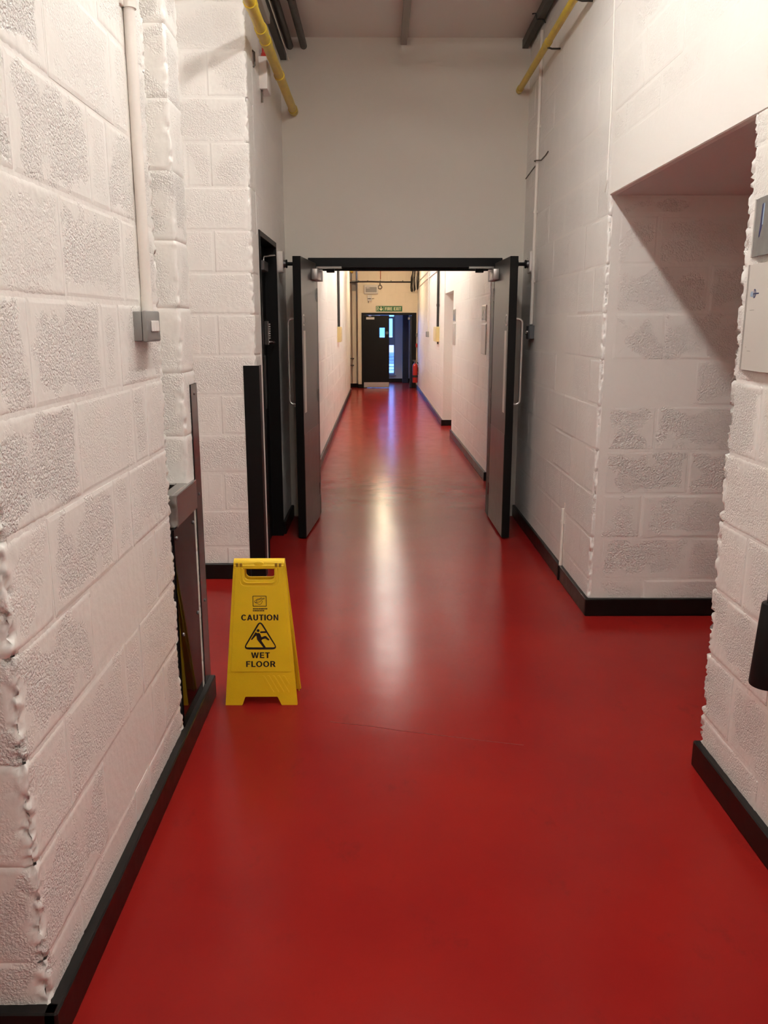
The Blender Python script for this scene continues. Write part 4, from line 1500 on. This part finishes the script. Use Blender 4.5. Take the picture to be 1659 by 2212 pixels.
r = empty('door_4', (EX0 + 0.047, YE, 0))
r['kind'] = 'structure'
r['label'] = 'closed black left leaf of the fire exit doors'
x1 = 0.265 - (EX0 + 0.047)
wx0, wx1 = 0.023 - (EX0 + 0.047), 0.152 - (EX0 + 0.047)
b = MB()
b.box(0, wx0, 0.0, 0.045, 0.012, 1.812)
b.box(wx1, x1, 0.0, 0.045, 0.012, 1.812)
b.box(wx0, wx1, 0.0, 0.045, 0.012, 1.252)
b.box(wx0, wx1, 0.0, 0.045, 1.502, 1.812)
b.build('leaf', M['doorblk'], r)
MB().box(wx0, wx1, 0.018, 0.024, 1.252, 1.502).build('vision_pane', M['glass'], r)
MB().box(0.008, x1 - 0.004, -0.003, -0.0003, 0.02, 0.145).build('kick_plate', M['steel_l'], r)
MB().cyl((0.21 - EX0 - 0.047, -0.003, 1.377), (0.21 - EX0 - 0.047, -0.0003, 1.377), 0.037, seg=24).build('fire_door_disc', M['steel_d'], r, 40)
MB().box(0.07, 0.275, -0.004, -0.0003, 1.706, 1.762).build('notice_plate', M['offwhite'], r)
b = MB()
b.box(0.13, 0.20, -0.05, -0.0003, 1.775, 1.81, bev=0.004)
b.box(0.15, 0.42, -0.06, -0.048, 1.796, 1.806)
b.build('door_closer', M['steel'], r)

ang = math.radians(93)
r = empty('door_5', (0.833, YE + 0.02, 0), PI - ang)
r['kind'] = 'structure'
r['label'] = 'open navy right leaf of the fire exit doors'
b = MB()
for (a, c_, z0, z1) in ((0.0, 0.40, 0.012, 1.79), (0.54, 0.66, 0.012, 1.79), (0.40, 0.54, 0.012, 1.24), (0.40, 0.54, 1.50, 1.79)):
    b.box(a, c_, 0.0, 0.045, z0, z1)
b.build('leaf', M['navy'], r)
MB().box(0.40, 0.54, 0.018, 0.024, 1.24, 1.50).build('vision_pane', M['glass'], r)
MB().box(0.02, 0.64, 0.0453, 0.048, 0.02, 0.15).build('kick_plate', M['steel_l'], r)
MB().box(0.05, 0.25, 0.0453, 0.10, 1.70, 1.76, bev=0.004).build('door_closer', M['steel'], r)
# navy panelled return beyond the open leaf
t = tag(MB().box(0.66, 0.82, YV - 0.40, YV - 0.032, 0.0, 1.95, bev=0.004).build('tall_cabinet', M['navy']), 'tall navy cabinet in the room behind the fire exit', 'cabinet')

# FIRE EXIT sign
t = thing('fire_exit_sign', 'green FIRE EXIT sign above the black doors at the corridor end', 'sign', (0.261, YE, 1.899))
MB().box(-0.33, 0.33, -0.010, 0.003, 0, 0.134, bev=0.001).build('board', M['green'], t)
link('lettering', text_mesh('FIRE EXIT', 0.405, 0.076, 0.001, -0.0101, 0.098, 0.067), M['cprint'], t)
link('arrow', flat_shape([[(-0.212, 0.118), (-0.188, 0.118), (-0.188, 0.062), (-0.160, 0.082), (-0.160, 0.054), (-0.200, 0.016), (-0.240, 0.054), (-0.240, 0.082), (-0.212, 0.062)]], 0.001, -0.0101), M['cprint'], t)
b = MB()
b.box(-0.135, -0.130, -0.0113, -0.0101, 0.0, 0.134)
b.build('divider', M['cprint'], t)
link('door_symbol', flat_shape([[(-0.315, 0.016), (-0.306, 0.016), (-0.306, 0.109), (-0.271, 0.109), (-0.271, 0.060), (-0.262, 0.060), (-0.262, 0.118), (-0.315, 0.118)]], 0.0012, -0.0101), M['cprint'], t)
b = MB()
b.cyl((-0.279, -0.0101, 0.094), (-0.279, -0.0113, 0.094), 0.009, seg=12)
for p, q in (((-0.281, 0.083), (-0.287, 0.052)), ((-0.287, 0.054), (-0.268, 0.036)), ((-0.268, 0.036), (-0.266, 0.016)), ((-0.288, 0.052), (-0.299, 0.022)), ((-0.281, 0.080), (-0.262, 0.066)), ((-0.283, 0.078), (-0.299, 0.062))):
    b.tube([(p[0], -0.0107, p[1]), (q[0], -0.0107, q[1])], 0.0042, 6)
b.build('running_figure', M['cprint'], t)

# emergency light and small box
t = thing('emergency_light', 'white emergency light with grey diffuser above the fire exit', 'light fitting', (-0.19, YE, 2.324))
MB().box(-0.175, 0.175, -0.06, 0.003, 0, 0.215, bev=0.008).build('housing', M['offwhite'], t)
MB().box(-0.13, 0.14, -0.068, -0.0602, 0.04, 0.165, bev=0.004).build('diffuser', M['grey'], t)
MB().box(-0.115, -0.03, -0.070, -0.0682, 0.135, 0.152).build('label_strip', M['white'], t)
t = thing('test_switch', 'small white test switch box below the emergency light', 'switch', (-0.225, YE, 2.155))
MB().box(-0.055, 0.055, -0.04, 0.003, 0, 0.148, bev=0.004).build('box', M['offwhite'], t)
MB().box(-0.045, 0.03, -0.043, -0.0402, 0.045, 0.062).build('slot', M['cable'], t)
MB().tube([(0.056, -0.02, 0.055), (0.10, -0.02, 0.06), (0.115, -0.02, 0.058)], 0.006, 8).build('lead', M['bcable'], t)
MB().cyl((-0.03, -0.02, -0.045), (-0.03, -0.02, -0.001), 0.008, seg=8).build('gland', M['steel_d'], t)
# cable across the end wall
t = thing('wall_cable', 'black cable pinned across the end wall above the emergency light', 'cable', (-0.72, YE - 0.015, 2.60))
b = MB().tube([(0.0, 0.0, 0.0), (0.12, -0.004, 0.0), (0.22, 0.0, 0.02), (0.5, 0.0, 0.022), (0.9, 0.0, 0.012), (1.3, 0.0, 0.014), (1.56, 0.0, 0.012)], 0.017, 8)
b.build('cable', M['cable'], t, 60)
for x_ in (0.22, 0.45, 0.76, 1.03, 1.32):
    MB().box(x_ - 0.01, x_ + 0.01, -0.014, 0.014, 0.0345, 0.050).build('clip', M['cable'], t)
t = thing('copper_pipe', 'thin reddish pipe hanging down the end wall with a ring at its foot', 'pipe', (0.046, YE - 0.012, 2.62))
MB().cyl((0, -0.03, 0.05), (0, -0.03, 0.47), 0.010, seg=10).build('tube', M['copper'], t, 50)
MB().box(-0.02, 0.05, -0.045, 0.012, 0.30, 0.36, bev=0.004).build('fixing', M['bcable'], t)
t = thing('wall_ring', 'brown ring bracket on the end wall to the right of the emergency light', 'bracket', (0.035, YE - 0.004, 2.49))
MB().tube([(0.045 * math.cos(a * PI / 8), -0.012, 0.045 * math.sin(a * PI / 8)) for a in range(16)], 0.011, 8, closed=True).build('ring', M['bcable'], t, 60)
MB().cyl((0, -0.012, 0.055), (0, -0.012, 0.10), 0.012, seg=8).build('stem', M['bcable'], t)
# tangle of cables in the right corner
rc = random.Random(11)
for i in range(9):
    x0 = 0.835 + 0.0145 * i
    y0 = YE - 0.06 - 0.075 * i
    t = thing('hanging_cable', 'one of the loose cables bunched in the right corner of the end wall', 'cable', (x0, y0, 2.38 + 0.02 * (i % 3)), 0, 'bunched cables in the corridor corner')
    sw = rc.uniform(-0.02, 0.02)
    m_ = (M['cable'], M['bcable'], M['conduit'], M['cable'])[i % 4]
    h_ = rc.uniform(-0.04, 0.04)
    pts = [(0.010, 0.02, 0.74), (0.012 + sw, 0.0, 0.50), (-0.008 + sw, -0.012, 0.28 + h_), (-0.010, -0.01, 0.08), (0.0, 0.0, 0.0), (0.008, 0.012, 0.05), (0.012, 0.02, 0.20 + h_), (0.006, 0.03, 0.34 + h_)]
    MB().tube(pts, 0.0105, 8).build('cable', m_, t, 60)
t = thing('hanging_cable', 'thick black cable loop bordering the bunch in the right corner of the end wall', 'cable', (0.80, YE - 0.025, 2.38))
MB().tube([(0.06, 0, 0.74), (0.06, 0, 0.50), (0.012, 0, 0.34), (0.0, 0, 0.10), (0.010, 0, 0.02), (0.03, 0, 0.0)], 0.012, 8).build('cable', M['cable'], t, 60)

# items on the narrow strip right of the exit doors
t = thing('fire_extinguisher', 'red fire extinguisher with a black band, hung beside the fire exit', 'extinguisher', (0.900, 20.75, 0.175))
b = MB()
b.lathe([(0.0, 0.0), (0.062, 0.003), (0.066, 0.012), (0.066, 0.40), (0.055, 0.44), (0.030, 0.465), (0.022, 0.47), (0.0, 0.471)], (0, 0, 0), 24)
b.build('cylinder', M['red'], t, 40)
MB().lathe([(0.0, 0.13), (0.069, 0.1301), (0.069, 0.185), (0.0, 0.1851)], (0, 0, 0), 24).build('band', M['cable'], t, 40)
b = MB()
b.cyl((0, 0, 0.4715), (0, 0, 0.52), 0.022, seg=12)
b.box(-0.06, 0.05, -0.014, 0.014, 0.521, 0.535, bev=0.003)
b.box(-0.07, 0.03, -0.012, 0.012, 0.545, 0.556, bev=0.003)
b.build('valve', M['steel_d'], t)
MB().tube([(0.04, -0.02, 0.50), (0.085, -0.03, 0.46), (0.088, -0.04, 0.32), (0.075, -0.05, 0.20)], 0.012, 8).build('hose', M['rubber'], t, 60)
t = thing('hook_bracket', 'black wall bracket behind the red fire extinguisher', 'bracket', (xf(20.75), 20.75, 0.45), RZ_R + THF)
MB().box(-0.035, 0.035, -0.0125, 0.003, 0.0, 0.10).build('arm', M['black'], t)
t = thing('call_point', 'small red fire alarm call point right of the exit door frame', 'call point', (xf(21.25), 21.25, 1.02), RZ_R + THF)
MB().box(-0.026, 0.008, -0.045, 0.003, 0, 0.095, bev=0.004).build('box', M['red'], t)
MB().box(-0.020, 0.002, -0.047, -0.0452, 0.03, 0.07).build('glass', M['offwhite'], t)
t = thing('door_release', 'small grey door release plate above the red call point', 'switch', (xf(21.25), 21.25, 1.28), RZ_R + THF)
MB().box(-0.022, 0.008, -0.040, 0.003, 0, 0.09, bev=0.003).build('plate', M['grey'], t)
MB().cyl((-0.007, -0.0405, 0.045), (-0.007, -0.046, 0.045), 0.008, seg=10).build('button', M['steel_d'], t)

# left strip of the corridor end
t = thing('wall_pipe', 'brown boxed pipe standing in the left recess of the corridor end', 'pipe', (-0.62, 21.61, 0.105))
MB().box(-0.05, 0.05, -0.10, -0.001, 0, 3.0, bev=0.004).build('casing', M['warm_tint_m'], t)
MB().box(-0.055, 0.055, -0.105, -0.0995 + 0.0, 2.30, 2.55, bev=0.004).build('cover', M['pgrey'], t)
for (z_, lab) in ((0.55, 'lower'), (0.72, 'upper')):
    t = thing('wall_hook', '%s of two brown handles on the wall of the left corridor recess' % lab, 'handle', (-0.66, 21.50, z_))
    MB().box(-0.06, 0.03, -0.05, 0.008, 0, 0.03, bev=0.003).build('bar', M['bcable'], t)
t = thing('yellow_pipe_stub', 'short yellow pipe end high in the left corridor recess', 'pipe', (-0.66, 21.3, 2.86))
MB().cyl((0, 0.3, 0), (0, -0.25, 0), 0.035, seg=16).build('tube', M['ypipe'], t, 50)
